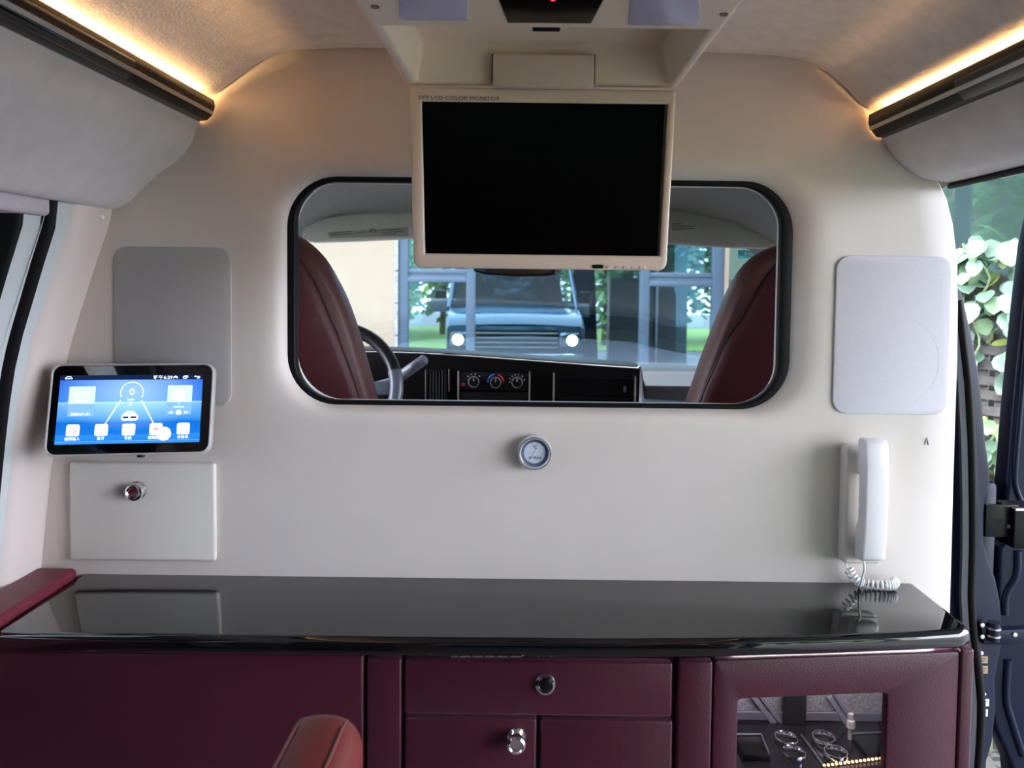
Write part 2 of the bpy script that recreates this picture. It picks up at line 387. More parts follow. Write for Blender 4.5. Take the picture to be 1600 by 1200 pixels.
# --- rest of the shell
floor = struct('floor', bx(-.95, .95, BACK, 1.5, -.04, 0), M_floor)
struct('wall_back', bx(-.95, .95, BACK-.03, BACK, 0, .75, bm=bx(-.95, .95, BACK-.03, BACK, 1.3, 1.7, bm=bx(-.95, -.7, BACK-.03, BACK, .75, 1.3, bm=bx(.7, .95, BACK-.03, BACK, .75, 1.3)))), M_leather)
struct('window_3', bx(-.7, .7, BACK-.02, BACK-.012, .75, 1.3), M_tint)
wr = struct('wall_right', bx(.84, .88, BACK, -1.55, 0, .75), M_pillar)
obj('side_panel', bx(.80, .86, BACK, -1.55, 1.27, 1.5), M_pillar, wr)
obj('rear_pillar', bx(.82, .87, -1.62, -1.50, .75, 1.3), M_pillar, wr)

# ================================================================== COUNTER AND CABINETS
ZC = PZ(826, 904, 0).z if False else P(826, 904.5, 0).z        # counter height follows from its back edge
def CT(x, y): q = PZ(x, y, ZC); return (q.x, q.y)
front = [CT(-260, 988), CT(0, 991.5), CT(300, 995), CT(700, 999.5), CT(950, 1001.5), CT(1120, 1000.5), CT(1300, 995.5), CT(1430, 990.5), CT(1500, 987), CT(1515, 983)]
plan = [(front[0][0], front[0][1])]+[f for f in front[1:]]
plan = [f for f in plan if f[0] > -.80]
plan = [(-.822, plan[0][1])]+plan+[CT(1512, 975), CT(1490, 958), (CT(1432, 913)[0], -.001), (-.822, -.001)]
bm = bmesh.new()
A = [bm.verts.new((x, y, ZC-.030)) for x, y in plan]; B = [bm.verts.new((x, y, ZC)) for x, y in plan]
bm.faces.new(A[::-1]); bm.faces.new(B); n = len(plan)
for i in range(n): bm.faces.new((A[i], A[(i+1) % n], B[(i+1) % n], B[i]))
bmesh.ops.recalc_face_normals(bm, faces=bm.faces[:])
es = [e for e in bm.edges if abs(e.verts[0].co.z-e.verts[1].co.z) < 1e-6 and not (e.verts[0].co.y > -.01 and e.verts[1].co.y > -.01)]
bmesh.ops.bevel(bm, geom=es, offset=.011, segments=5, profile=0.5, affect='EDGES', clamp_overlap=True)
ct = thing('countertop', 'glossy black lacquered countertop with rounded front edge below the cream partition', 'countertop', (0, -.12, ZC-.03))
obj('slab', bm, M_blackgloss, ct, 50)
for i, (a, b) in enumerate(((705, 716), (719, 735), (738, 755), (758, 773), (777, 793), (797, 815))):
    q0, q1 = P(a, 1025.5, -.243), P(b, 1025.5, -.243)
    obj('edge_dash', bx(q0.x, q1.x, -.2445, -.236, q0.z-.0009, q0.z+.0009), M_satin, ct)  # thin grey dashes set along the counter's front edge

# padded ledge on the left of the counter
zl = ZC+.014
ledge = [(left_x(ZC)-.004, -.004), (-.826, -.004), (-.826, BACK+.4), (left_x(ZC)-.02, BACK+.4)]
single('padded_ledge', prism_z(ledge, ZC-.10, zl, .009, 3), mat('faded_burgundy_leather', (.15, .018, .034), .5, grain=.15, gscale=30, bump=.25, bscale=350), 'padded burgundy leather ledge between the pillar trim and the black countertop', 'ledge')

YF = -.222                                  # cabinet face plane
def front_panel(nm, px, Y, th, parent, r=.006, m=None):
    X0, X1, Z0, Z1 = RC(*px, Y)
    return obj(nm, bx(X0, X1, Y, Y+th, Z0, Z1, .004, 3), m or M_leather, parent, 40), (X0, X1, Z0, Z1)
def push_lock(nm, x, y, Y, rad, parent, open_=True, stick=.022, label=None):
    c = P(x, y, Y); q = rad
    if open_:
        prof_ = [(q, 0), (q, .003), (q*.93, .006), (q*.72, .007), (q*.66, .004), (q*.5, .003), (q*.42, .004), (0, .004)]
    else:
        prof_ = [(q*.95, 0), (q*.95, .003), (q*.62, .004), (q*.55, .010), (q*.75, stick*.75), (q*.98, stick*.85), (q, stick), (q*.93, stick+.004), (q*.72, stick+.006), (q*.6, stick+.004), (q*.4, stick+.0035), (0, stick+.0035)]
    k_ = obj(nm, lathe(prof_, 28, T(c)), M_chrome, parent, 35)
    if open_: obj('lock_core', lathe([(q*.5, .002), (q*.48, .0092), (q*.3, .0098), (0, .0098)], 20, T(c)), M_black, k_)
    return k_
ZB = .02
XL, XR = -.82, P(1518, 1060, -.185).x
# left cabinet unit
cl = thing('cabinet', 'dark burgundy leather cabinet with one wide plain door, under the touchscreen side', 'cabinet', (-.5, -.12, ZB))
x1 = P(570, 1100, YF).x
ctop = ZC-.031
obj('carcass', bx(XL, x1, YF+.019, -.002, ZB, ctop, .002, 1), M_leather, cl)
front_panel('door', (-120, 1021, 567, 1560), YF, .018, cl)
# middle unit with stiles, a drawer and two doors
cm = thing('cabinet', 'burgundy leather cabinet with one drawer over two small doors, chrome push locks', 'cabinet', (0, -.12, ZB))
xa, xb = P(571, 1100, YF).x, P(1109, 1100, YF).x
obj('carcass', bx(xa, xb, YF+.019, -.002, ZB, ctop, .002, 1), M_leather, cm)
front_panel('stile', (572.5, 1030, 626, 1560), YF, .018, cm)
front_panel('stile', (1055, 1034, 1108.5, 1560), YF, .018, cm)
dr, _ = front_panel('drawer', (632, 1034, 1050.5, 1118.5), YF, .018, cm)
push_lock('lock', 852, 1068, YF, .0165, dr)
d1, _ = front_panel('door', (632, 1122.5, 836, 1560), YF, .018, cm)
push_lock('knob', 807, 1150, YF, .0155, d1, False)
front_panel('door', (841.5, 1126, 1047, 1560), YF, .018, cm)
# curved end unit with the glazed door, turned a little
cr = thing('cabinet', 'burgundy leather end cabinet with glazed display door, beside the open van doorway', 'cabinet', (.48, -.12, ZB))
xg0, xg1 = P(1112, 1100, YF).x, P(1497, 1100, -.182).x
ang = math.atan2(.040, xg1-xg0); Lg = math.hypot(.040, xg1-xg0)
DM = T((xg0+.001, YF, 0)) @ Matrix.Rotation(ang, 4, 'Z')       # local x along the door, y into the cabinet
DI = DM.inverted()
def dloc(x, y):                                               # pixel -> door-local x, z on the door's face
    d = CM @ Vector(((x-CX)/F, -(y-CY)/F, -1.0)); n = DM.to_3x3() @ Vector((0, -1, 0))
    t = (DM.translation-CAMLOC).dot(n)/d.dot(n); q = DI @ (CAMLOC+d*t); return q.x, q.z
gx0, gz1 = dloc(1154, 1093); gx1, _ = dloc(1387, 1090); gz0 = gz1-.25
dz1 = dloc(1300, 1026)[1]; dz0 = ZB+.01
outr = rrect(.002, Lg-.001, dz0, dz1, .006, 6); innr = rrect(gx0, gx1, gz0, gz1, .006, 6)
b = bmesh.new(); b = ring(outr, innr, 0, .018, bev=.0035)
dg = obj('door', xf(b, DM), M_leather, cr, 40)
obj('pane', xf(bx(gx0-.004, gx1+.004, .012, .015, gz0-.004, gz1+.004), DM), M_cabglass, dg, None)
xs0, xs1 = P(1499, 1060, -.182).x, P(1517, 1060, -.176).x
obj('stile', bx(xs0, xs1, -.184, -.166, ZB+.01, P(1508, 1013, -.18).z, .004, 3), M_leather, cr, 40)
obj('side_panel', prism_z([(xs1-.012, -.166), (xs1, -.166), (xs1, -.002), (xs1-.012, -.002)], ZB, ctop, .002, 1), M_leather, cr)
obj('side_panel', bx(xg0, xg0+.012, YF+.02, -.002, ZB, ctop), M_carpet, cr)
obj('back_panel', bx(xg0+.012, xs1-.012, -.012, -.002, ZB, ctop), M_carpet, cr)
obj('base_panel', bx(xg0+.012, xs1-.012, -.16, -.012, ZB, ZB+.015), M_carpet, cr)
obj('light_strip', bx(xg0+.05, xs1-.05, -.150, -.140, ctop-.006, ctop-.001), emat('cabinet_fill', (1.0, .93, .95), 26.0), cr, None)  # unseen strip added to brighten the cabinet behind its glass
# things behind the glazed door: tray with chrome holders, posts, trims, amber bead light
ZT = .334
tr = thing('glass_tray', 'dark glossy bar tray with chrome cup rings inside the glazed cabinet', 'tray', (.47, -.09, ZT))
M_tray = mat('dark_tray', (0.022, 0.019, 0.026), 0.18)
obj('tray_base', prism_z([(xg0+.014, -.172), (xs1-.016, -.158), (xs1-.016, -.014), (xg0+.014, -.014)], ZT-.012, ZT, .002, 1), M_tray, tr)
for (px, py) in ((1228, 1157), (1287, 1157), (1240, 1180), (1306, 1181)):
    c = PZ(px, py, ZT+.004)
    ringb = lathe([(.0155, 0), (.0195, 0), (.0205, .002), (.0205, .010), (.0195, .012), (.0175, .012), (.0165, .010), (.0155, .001)], 24)
    h = obj('cup_ring', xf(ringb, T((c.x, c.y, ZT)) @ Matrix.Rotation(-math.pi/2, 4, 'X')), M_chrome, tr)
    obj('well', xf(lathe([(.0152, 0), (.0152, .002), (0, .0022)], 20), T((c.x, c.y, ZT)) @ Matrix.Rotation(-math.pi/2, 4, 'X')), M_rubber, h)
a, b_ = PZ(1252, 1148, ZT+.003), PZ(1290, 1200, ZT+.003)
obj('divider', tube([a, b_], .0018, 6), M_satin, tr)
for (q0, q1) in ((PZ(1150, 1165, ZT), PZ(1192, 1165, ZT)), (PZ(1336, 1164, ZT), PZ(1385, 1162, ZT))):
    w_ = q1.x-q0.x
    obj('ash_box', prism_z([(q0.x, q0.y-.045), (q1.x, q1.y-.045), (q1.x, q1.y+.012), (q0.x, q0.y+.012)], ZT, ZT+.012, .003, 2), M_black, tr)
    obj('box_rim', tube([(q0.x, q0.y+.012, ZT+.013), (q1.x, q1.y+.012, ZT+.013), (q1.x-.003, q1.y-.045, ZT+.013)], .0022, 6), M_satin, tr)
post = P(1243, 1115, -.03)
obj('post', bx(post.x-.021, post.x+.021, -.028, -.013, ZT, ctop-.004, .002, 1), M_tray, tr)
obj('rail_strip', bx(xg0+.014, xs1-.02, -.020, -.013, ZT+.004, ZT+.020, .001, 1), mat('dull_grey_trim', (0.22, 0.21, 0.24), 0.35), tr)
for (x0_, y0_, x1_, y1_) in ((1178, 1088, 1222, 1146), (1297, 1088, 1330, 1140)):
    s0, s1 = P(x0_, y0_, -.020), P(x1_, y1_, -.020); dv = (s1-s0).normalized(); nn = Vector((-dv.z, 0, dv.x))
    for o, wd in ((0, .006), (.011, .0045)):
        q = [s0+nn*(o-wd), s1+nn*(o-wd), s1+nn*(o+wd*.6), s0+nn*(o+wd*.6)]
        obj('grey_moulding', prism([(v.x, v.z) for v in q], -.021, -.013, .001, 1), mat('grey_moulding', (0.33, 0.33, 0.37), 0.3), tr)
bead = bmesh.new()
q0, q1 = PZ(1288, 1196, ZT+.004), PZ(1388, 1183, ZT+.004)
for i in range(17):
    c = q0.lerp(q1, i/16); bmesh.ops.create_icosphere(bead, subdivisions=1, radius=.0028, matrix=T((c.x, c.y, ZT+.004)))
o = obj('amber_beads', bead, emat('amber_led', (1.0, 0.62, 0.32), 1.6), tr, kind='stuff')
q = PZ(1335, 1164, ZT)
single('stopper', lathe([(.004, 0), (.004, .018), (.008, .022), (.007, .034), (.005, .036), (.005, .046), (0, .047)], 14, T((q.x, q.y+.018, ZT)) @ Matrix.Rotation(-math.pi/2, 4, 'X')), M_cradle, 'small pale stopper standing on the dark tray in the glazed cabinet', 'stopper')

# ================================================================== ON THE PARTITION
def speaker(label, px, cz, ring_r, m, rs):
    X0, X1, Z0, Z1 = RC(*px, -.004); t = thing('speaker_cover', label, 'speaker cover', ((X0+X1)/2, -.001, Z0))
    o = obj('grille', prism(rrect(X0, X1, Z0, Z1, rs*1.4/F, 8), -.005, .0, .0025, 2), m, t, 40)
    c = P(cz[0], cz[1], -.005); q = ring_r*1.4/F
    obj('cone_ring', tube([(c.x+q*math.cos(k*2*math.pi/48), -.0047, c.z+q*math.sin(k*2*math.pi/48)) for k in range(48)], .0005, 6, True), m, o, 60)
    return t
speaker('grey cloth speaker cover, lower corner hidden by the touchscreen', (178, 386, 361.5, 634), (270, 560), 70, M_speakerL, 22)
sr = speaker('pale lilac speaker cover on the bright side of the partition, above the intercom', (1304, 400, 1484.5, 647), (1395, 565), 72, M_speakerR, 22)

# cubby with knob under the touchscreen
X0, X1, Z0, Z1 = RC(107, 723, 336, 877, -.012)
cb = thing('cubby_door', 'cream cubby door with chrome knob under the touchscreen', 'cubby door', ((X0+X1)/2, 0, Z0))
dd = obj('door', prism(rrect(X0, X1, Z0, Z1, .006, 5), -.012, .0, .005, 3), mat('cream_door_gloss', (0.70, 0.68, 0.62), 0.25), cb, 40)
push_lock('knob', 217, 765, -.012, .0165, dd, False, .016)

# round gauge
c = P(835.5, 709, -.022); q = 27.5*1.378/F
g = thing('gauge', 'small round chrome thermometer gauge below the partition window', 'gauge', (c.x, 0, c.z))
GT = T((c.x, 0, c.z))
obj('bezel', lathe([(q*.98, 0), (q*1.0, .012), (q, .019), (q*.95, .0225), (q*.86, .0225), (q*.80, .020), (q*.78, .012)], 40, GT), mat('polished_pale_metal', (.88, .87, .90), .28, metal=.85), g)
obj('dark_ring', lathe([(q*.80, .010), (q*.80, .0155), (q*.62, .0145), (q*.62, .010)], 40, GT), mat('slate_gauge_ring', (0.12, 0.15, 0.22), 0.4), g)
dl = obj('dial', lathe([(q*.66, .008), (q*.66, .0138), (0, .0139)], 40, GT), mat('pale_blue_dial', (0.62, 0.70, 0.82), 0.35), g)
s = 1.378/F
obj('needle', tube([(c.x-7*s, -.0152, c.z-13*s), (c.x+5*s, -.0152, c.z+8*s)], .0005, 6), M_white, g)
text('°C', 5*s*1.5, (c.x, -.0142, c.z+9*s), M_print, 'lettering', g)
text('INTERIOR', 4.6*s, (c.x+.001, -.0142, c.z-8*s), M_print, 'lettering', g)

# faint screw mark near the intercom
p = P(1448, 690, 0)
single('wall_hook', tube([(p.x-.003, -.0006, p.z-.006), (p.x, -.0012, p.z+.007), (p.x+.003, -.0006, p.z-.006)], .0009, 6), M_satin, 'tiny worn grey clip on the cream partition below the pale speaker cover', 'clip')

# intercom: cradle, handset, coiled cord
X0, X1, Z0, Z1 = RC(1311, 692, 1372, 874, -.004)
cr_ = thing('intercom_cradle', 'ivory intercom cradle fixed to the partition behind the white handset', 'intercom', ((X0+X1)/2, 0, Z0))
obj('base', prism(rrect(X0, X1, Z0, Z1, .010, 6), -.030, .0, .006, 3), M_cradle, cr_, 40)
HX0, HX1 = P(1338, 780, -.045).x, P(1386.5, 780, -.070).x
HZ1, HZ0 = P(1362, 687, -.065).z, P(1360, 877, -.065).z
obj('rest', bx(HX0+.006, X1-.002, -.040, -.028, Z1-.05, Z1-.012, .003, 2), M_cradle, cr_, 40); obj('rest', bx(HX0+.006, X1-.002, -.040, -.028, Z0+.012, Z0+.05, .003, 2), M_cradle, cr_, 40)
hs = thing('intercom_handset', 'white intercom handset hanging on the ivory cradle by the doorway', 'handset', ((HX0+HX1)/2, -.04, HZ0))
side = [(-.072, HZ0+.004), (-.0775, HZ0+.05), (-.079, (HZ0+HZ1)/2), (-.0775, HZ1-.05), (-.071, HZ1-.004), (-.062, HZ1), (-.041, HZ1), (-.041, HZ1-.055), (-.050, HZ1-.07), (-.050, HZ0+.07), (-.041, HZ0+.055), (-.041, HZ0), (-.064, HZ0)]
b = prism_x(side, HX0, HX1)
bmesh.ops.recalc_face_normals(b, faces=b.faces[:]); bevel(b, .006, 3, 28)
obj('grip', b, M_white, hs, 40)
cz = ZC+.0095
k0 = P(1322, 874, -.02)
c_end, hcord = P(1349, 879, -.058), None
t = thing('coiled_cord', 'white coiled cord lying on the black counter under the intercom', 'cord', (k0.x+.03, -.03, ZC))
axis = smooth_path([(P(1326, 893, -.022).x, -.022, P(1326, 893, -.022).z+.004), (P(1338, 905, -.025).x, -.026, cz+.004), (P(1360, 912, -.033).x, -.033, cz), (P(1384, 914, -.036).x, -.036, cz), (P(1396, 912, -.036).x, -.034, cz+.001), (P(1401, 906, -.03).x, -.024, cz+.004)], 40)
hel = []; turns = 17
for i, p in enumerate(axis):
    u = i/(len(axis)-1); a = u*turns*2*math.pi; tg = (axis[min(i+1, len(axis)-1)]-axis[max(i-1, 0)]).normalized()
    s1 = tg.cross(Vector((0, 0, 1))).normalized(); s2 = s1.cross(tg)
    hel.append(p+(s1*math.cos(a)+s2*math.sin(a))*.0075)
obj('coil', tube(hel, .0019, 6), M_white, t, 60)
obj('lead', tube(smooth_path([k0+Vector((0, 0, .004)), k0+Vector((.0005, -.001, -.012)), hel[0]], 6), .0017, 6), M_cradle, t, 60)
obj('lead', tube(smooth_path([c_end+Vector((0, 0, .004)), c_end+Vector((.003, .002, -.012)), Vector((c_end.x+.001, -.046, ZC+.012)), Vector((c_end.x+.02, -.012, ZC+.004)), hel[-1]], 8), .0019, 6), M_white, t, 60)

# ================================================================== TOUCHSCREEN
SY = -.075
c = P(206, 639, SY); ppm = F/(1.4+SY)
ts = thing('touchscreen', 'lit blue touchscreen with silver rim on the dark side of the partition', 'touchscreen', (c.x, 0, c.z))
TM = T(c) @ Matrix.Rotation(R(9), 4, 'Z') @ Matrix.Rotation(R(-14), 4, 'X')
def tl(x, y): return ((x-206)/ppm, -(y-639-(x-206)*.0)/ppm)
W2, H2 = 121/ppm, 69.5/ppm/math.cos(R(14))
obj('rim', xf(ring(rrect(-W2, W2, -H2, H2, .017, 8), rrect(-W2+.0035, W2-.0035, -H2+.0035, H2-.0035, .0145, 8), -.004, .016, bev=.0018), TM), mat('silver_rim', (.80, .77, .76), .3, metal=.6), ts, 40)
obj('housing', xf(prism(rrect(-W2+.003, W2-.003, -H2+.003, H2-.003, .014, 8), .001, .020, .004, 2), TM), M_black, ts, 40)
gl = obj('front_glass', xf(prism(rrect(-W2+.0033, W2-.0033, -H2+.0033, H2-.0033, .0145, 8), -.0022, .001, .0008, 1), TM), mat('black_front_glass', (0.002, 0.002, 0.003), 0.03, spec=0.6), ts, 40)
def disp_mat():
    m = bpy.data.materials.new('blue_display'); m.use_nodes = True; nt = m.node_tree; nt.nodes.clear(); L = nt.links.new
    o = nt.nodes.new('ShaderNodeOutputMaterial'); e = nt.nodes.new('ShaderNodeEmission'); tc = nt.nodes.new('ShaderNodeTexCoord'); sp = nt.nodes.new('ShaderNodeSeparateXYZ')
    L(tc.outputs['Generated'], sp.inputs[0])
    r = nt.nodes.new('ShaderNodeValToRGB'); E = r.color_ramp.elements; r.color_ramp.interpolation = 'LINEAR'
    st = [(0, (.06, .30, .85)), (.035, (.02, .20, .80)), (.04, (.25, .60, 1)), (.05, (.02, .22, .80)), (.14, (.03, .26, .85)), (.15, (.01, .18, .72)), (.33, (.008, .16, .66)), (.40, (.06, .30, .78)), (.62, (.16, .42, .88)), (.645, (.30, .60, 1)), (.66, (.03, .20, .72)), (1, (.015, .13, .70))]
    E[0].position, E[0].color = st[0][0], (*st[0][1], 1); E[1].position, E[1].color = st[-1][0], (*st[-1][1], 1)
    for p_, c_ in st[1:-1]: q = E.new(p_); q.color = (*c_, 1)
    L(sp.outputs['Z'], r.inputs['Fac'])
    mp = nt.nodes.new('ShaderNodeMapping'); mp.inputs['Location'].default_value = (-.95, 0, -1.3); mp.inputs['Scale'].default_value = (1.9, 0, 1.55)
    gr = nt.nodes.new('ShaderNodeTexGradient'); gr.gradient_type = 'SPHERICAL'; L(tc.outputs['Generated'], mp.inputs[0]); L(mp.outputs[0], gr.inputs[0])
    mx = nt.nodes.new('ShaderNodeMix'); mx.data_type = 'RGBA'; mx.blend_type = 'ADD'; L(gr.outputs['Fac'], mx.inputs['Factor']); L(r.outputs['Color'], mx.inputs['A']); mx.inputs['B'].default_value = (.30, .42, .40, 1)
    L(mx.outputs['Result'], e.inputs[0]); e.inputs[1].default_value = .62; L(e.outputs[0], o.inputs[0]); return m
sx0, sz1 = -(206-99)/ppm, (639-585.5)/ppm; sx1, sz0 = (310-206)/ppm, -(692.5-639)/ppm
bar = .0085
dp = obj('display', xf(bx(sx0, sx1, -.0026, -.0012, sz0, sz1-bar), TM), disp_mat(), ts, None)
E_w = emat('lit_white', (0.88, 0.96, 1.0), 1.05); E_pale = emat('lit_pale_blue', (0.42, 0.70, 1.0), .75); E_pink = emat('lit_pink', (.9, .25, .35), .8); E_card = emat('lit_card', (.24, .50, .95), .62); E_card2 = emat('lit_card_pale', (.50, .76, 1.0), .80); E_bar = emat('lit_navy', (.008, .02, .07), .6); E_navy = emat('lit_dark_blue', (.01, .05, .22), .5)
def ui(nm, bm, m): return obj(nm, xf(bm, TM), m, ts, None)
def U(fx, fz): return sx0+(sx1-sx0)*fx, sz0+(sz1-sz0)*fz       # fractions of the lit area
YU = -.0030
def flat(x0, x1, z0, z1, r=0.0005, y=YU): return prism(rrect(x0, x1, z0, z1, r, 4), y, y+.0003)
ui('status_bar', flat(sx0, sx1, sz1-bar, sz1), E_bar)
def utext(s_, size, fx, fz, m=E_w, y=YU-.0006, sx=1.0): x, z = U(fx, fz); return text(s_, size, (x, y, z), m, 'lettering', ts, TM, sx=sx)
utext('下午6:29', .0075, .715, .957, sx=1.15)
def curve(pts, r, m, nm='icon'): return ui(nm, tube([(U(a, b_)[0], YU-.0006, U(a, b_)[1]) for a, b_ in pts], r, 5), m)
curve([(.035, .95), (.045, .975), (.06, .98), (.075, .975), (.085, .95), (.035, .948)], .0006, E_w)
curve([(.79, .945), (.805, .965), (.82, .945)], .0006, E_w); curve([(.79, .96), (.805, .98), (.82, .96)], .0006, E_w)
curve([(.86, .945), (.86, .97), (.885, .97), (.885, .945), (.86, .945)], .0006, E_w); curve([(.868, .98), (.893, .98), (.893, .955)], .0006, E_w)
curve([(.96, .945), (.975, .945), (.98, .957), (.975, .968), (.94, .968), (.95, .98)], .0006, E_w)
curve([(.655, .945), (.655, .975)], .0009, E_w)
# clock card and music card
for (fx0, fx1, fz0, fz1, mm) in ((.07, .25, .40, .835, E_card), (.755, .93, .41, .84, E_card)):
    a, b_ = U(fx0, fz0), U(fx1, fz1); ui('card', flat(a[0], b_[0], a[1], b_[1], .001), mm)
    a2 = U(fx0, fz0+(fz1-fz0)*.42); ui('card', flat(a[0], b_[0], a2[1], b_[1], .001, YU-.0002), E_card2)
utext('06:29', .0125, .16, .715); utext('星期三', .0065, .16, .615); utext('2000-01-01', .0068, .16, .43)
x, z = U(.838, .70); ui('icon', xf(lathe([(.0105, 0), (.0105, .0003), (0, .0003)], 24), T((x, YU-.0005, z))), E_w)
utext('♪', .006, .842, .575); utext('Unknown', .0045, .842, .52)
x, z = U(.842, .437); ui('icon', xf(lathe([(.0042, 0), (.0042, .0003), (0, .0003)], 20), T((x, YU-.0005, z))), E_w)
curve([(.775, .437), (.797, .45), (.797, .424), (.775, .437)], .0006, E_w); curve([(.906, .437), (.886, .45), (.886, .424), (.906, .437)], .0006, E_w)
# speed dial, road lines, car
gx, gz = U(.505, .735); rad = .0185
ui('speed_dial', tube([(gx+rad*math.cos(R(a)), YU-.0005, gz+rad*math.sin(R(a))) for a in range(-28, 209, 6)], .0005, 5), E_w)
for a in range(-20, 201, 22): ui('tick', tube([(gx+rad*.88*math.cos(R(a)), YU-.0005, gz+rad*.88*math.sin(R(a))), (gx+rad*math.cos(R(a)), YU-.0005, gz+rad*math.sin(R(a)))], .0004, 4), E_pale)
utext('0', .0165, .505, .745); utext('km/h', .0055, .50, .635)
curve([(.50, .60), (.50, .545)], .0012, E_w)
curve([(.43, .625), (.335, .285)], .0008, E_w, 'road_line'); curve([(.575, .625), (.67, .285)], .0008, E_w, 'road_line')
gx, gz = U(.50, .40); k = .0135
ui('car_icon', prism([(gx-k, gz-.006), (gx-k, gz), (gx-k*.65, gz+.0045), (gx-k*.35, gz+.008), (gx+k*.35, gz+.008), (gx+k*.65, gz+.0045), (gx+k, gz), (gx+k, gz-.006), (gx+k*.75, gz-.0085), (gx-k*.75, gz-.0085)], YU-.0005, YU), E_w)
ui('car_icon', bx(gx-k*.8, gx-k*.12, YU-.0008, YU-.0004, gz-.0045, gz-.001, bm=bx(gx+k*.12, gx+k*.8, YU-.0008, YU-.0004, gz-.0045, gz-.001)), E_navy)
ui('car_icon', prism([(gx-k*.32, gz+.0068), (gx+k*.32, gz+.0068), (gx+k*.14, gz+.0018), (gx-k*.14, gz+.0018)], YU-.0008, YU-.0004), E_pale)
# app icons with captions
for fx, cap in ((.118, '视频输入'), (.312, '蓝牙'), (.50, '导航'), (.69, '视频播放'), (.882, '收音机')):
    x, z = U(fx, .20); h = .0105
    ui('app_icon', flat(x-h, x+h, z-h*.95, z+h*.95, .0035, YU-.0005), E_w)
    utext(cap, .0062, fx, .075)
x, z = U(.118, .195); ui('icon', bx(x+.001, x+.0026, YU-.001, YU-.0005, z-.005, z+.004, bm=bx(x+.0042, x+.0058, YU-.001, YU-.0005, z-.004, z+.002)), E_pink)
ui('icon', bx(x-.005, x-.0038, YU-.001, YU-.0005, z-.005, z+.002, bm=bx(x-.0022, x-.001, YU-.001, YU-.0005, z-.002, z+.006)), E_card)
x, z = U(.69, .205); ui('icon', prism([(x-.005, z+.003), (x-.001, z), (x+.001, z+.001), (x+.005, z+.002), (x+.003, z-.002), (x-.001, z-.003), (x-.004, z-.001)], YU-.001, YU-.0005), E_pink)
x, z = U(.748, .13); ui('touch_dot', xf(lathe([(.0118, 0), (.0118, .0003), (0, .0003)], 28), T((x, YU-.0008, z))), E_w)
for y_ in (618, 641, 663, 680):
    x, z = tl(83, y_); ui('side_key', bx(x-.0012, x+.0012, -.0026, -.002, z-.0004, z+.0004), mat('grey_key', (.2, .22, .25), .4))
# bracket arm to the wall
obj('bracket', bx(c.x-.045, c.x+.045, -.058, 0, c.z-.045, c.z+.03, .006, 2), M_black, ts)
obj('bracket_clip', xf(bx(.012, .022, .004, .016, -H2-.004, -H2+.002, .001, 1), TM), M_black, ts)

# ================================================================== OVERHEAD CONSOLE WITH FLIP-DOWN MONITOR
YM = -.30                                    # hinge plane
zb = P(848, 133, YM).z                       # underside of the console
cx0, cx1 = P(640, 132, YM).x, P(1054, 134, YM).x
oh = thing('overhead_console', 'cream ceiling console with two lamps and a flip-down monitor', 'overhead monitor', ((cx0+cx1)/2, -.6, zb))
ztopc = 1.552
yl = PZ(848, 45, zb).y                       # front lip of the recess
def slab(bm, x0, x1, y0, y1, z0, z1, bev=.004): return bx(x0, x1, y0, y1, z0, z1, bev, 2, bm)
RZ = zb+.058
b = None
wl_ = .014
# one continuous shell: loops round a box with a recess cut in its underside
bm = bmesh.new()
def V(*p): return bm.verts.new(p)
xa_, xb_, ya, yb = cx0-.006, cx1+.006, -1.02, YM+.012
flare = .012
o4 = [V(xa_, ya, zb), V(xb_, ya, zb), V(xb_, yb, zb), V(xa_, yb, zb)]
t4 = [V(xa_-flare, ya-.02, ztopc), V(xb_+flare, ya-.02, ztopc), V(xb_+flare, yb+.02, ztopc), V(xa_-flare, yb+.02, ztopc)]
i4 = [V(xa_+wl_, yl, zb), V(xb_-wl_, yl, zb), V(xb_-wl_, YM, zb), V(xa_+wl_, YM, zb)]
r4 = [V(xa_+wl_+.008, yl+.006, RZ), V(xb_-wl_-.008, yl+.006, RZ), V(xb_-wl_-.008, YM-.003, RZ), V(xa_+wl_+.008, YM-.003, RZ)]
for i in range(4):
    j = (i+1) % 4
    bm.faces.new((o4[i], o4[j], t4[j], t4[i])); bm.faces.new((o4[i], i4[i], i4[j], o4[j])); bm.faces.new((i4[i], r4[i], r4[j], i4[j]))
bm.faces.new(t4); bm.faces.new(r4)
bmesh.ops.recalc_face_normals(bm, faces=bm.faces[:])
es = [e for e in bm.edges if e.calc_face_angle(0) > R(25) and not (e.verts[0].co.z > ztopc-.01 and e.verts[1].co.z > ztopc-.01)]
bmesh.ops.bevel(bm, geom=es, offset=.0055, segments=3, profile=.5, affect='EDGES', clamp_overlap=True)
hous = obj('housing', bm, M_console, oh, 45)
def under(pts, z0, z1, nm, m, bev=.0015, parent=oh):
    q = [PZ(x, y, zb) for x, y in pts]
    return obj(nm, prism_z([(v.x, v.y) for v in q], z0, z1, bev, 2), m, parent, 40)
under([(623, -60), (734, -60), (731, 27), (735, 31), (630, 30), (624, 24)], zb-.0015, zb+.004, 'lamp_lens', M_lamp)
under([(990, -60), (1088, -60), (1095, 28), (1088, 39), (982, 38)], zb-.0015, zb+.004, 'lamp_lens', M_lamp)
wdw = under([(777, -5), (770, -60), (955, -60), (946, -5), (924, 36), (793, 35)], zb-.001, zb+.004, 'sensor_window', M_screen)
p = PZ(864, 2, zb-.004)
obj('red_led', xf(lathe([(.0018, 0), (.0018, .002), (0, .0025)], 12), T((p.x, p.y, zb-.001)) @ Matrix.Rotation(math.pi/2, 4, 'X')), emat('red_led', (1, .03, .06), 3.0), wdw, None)
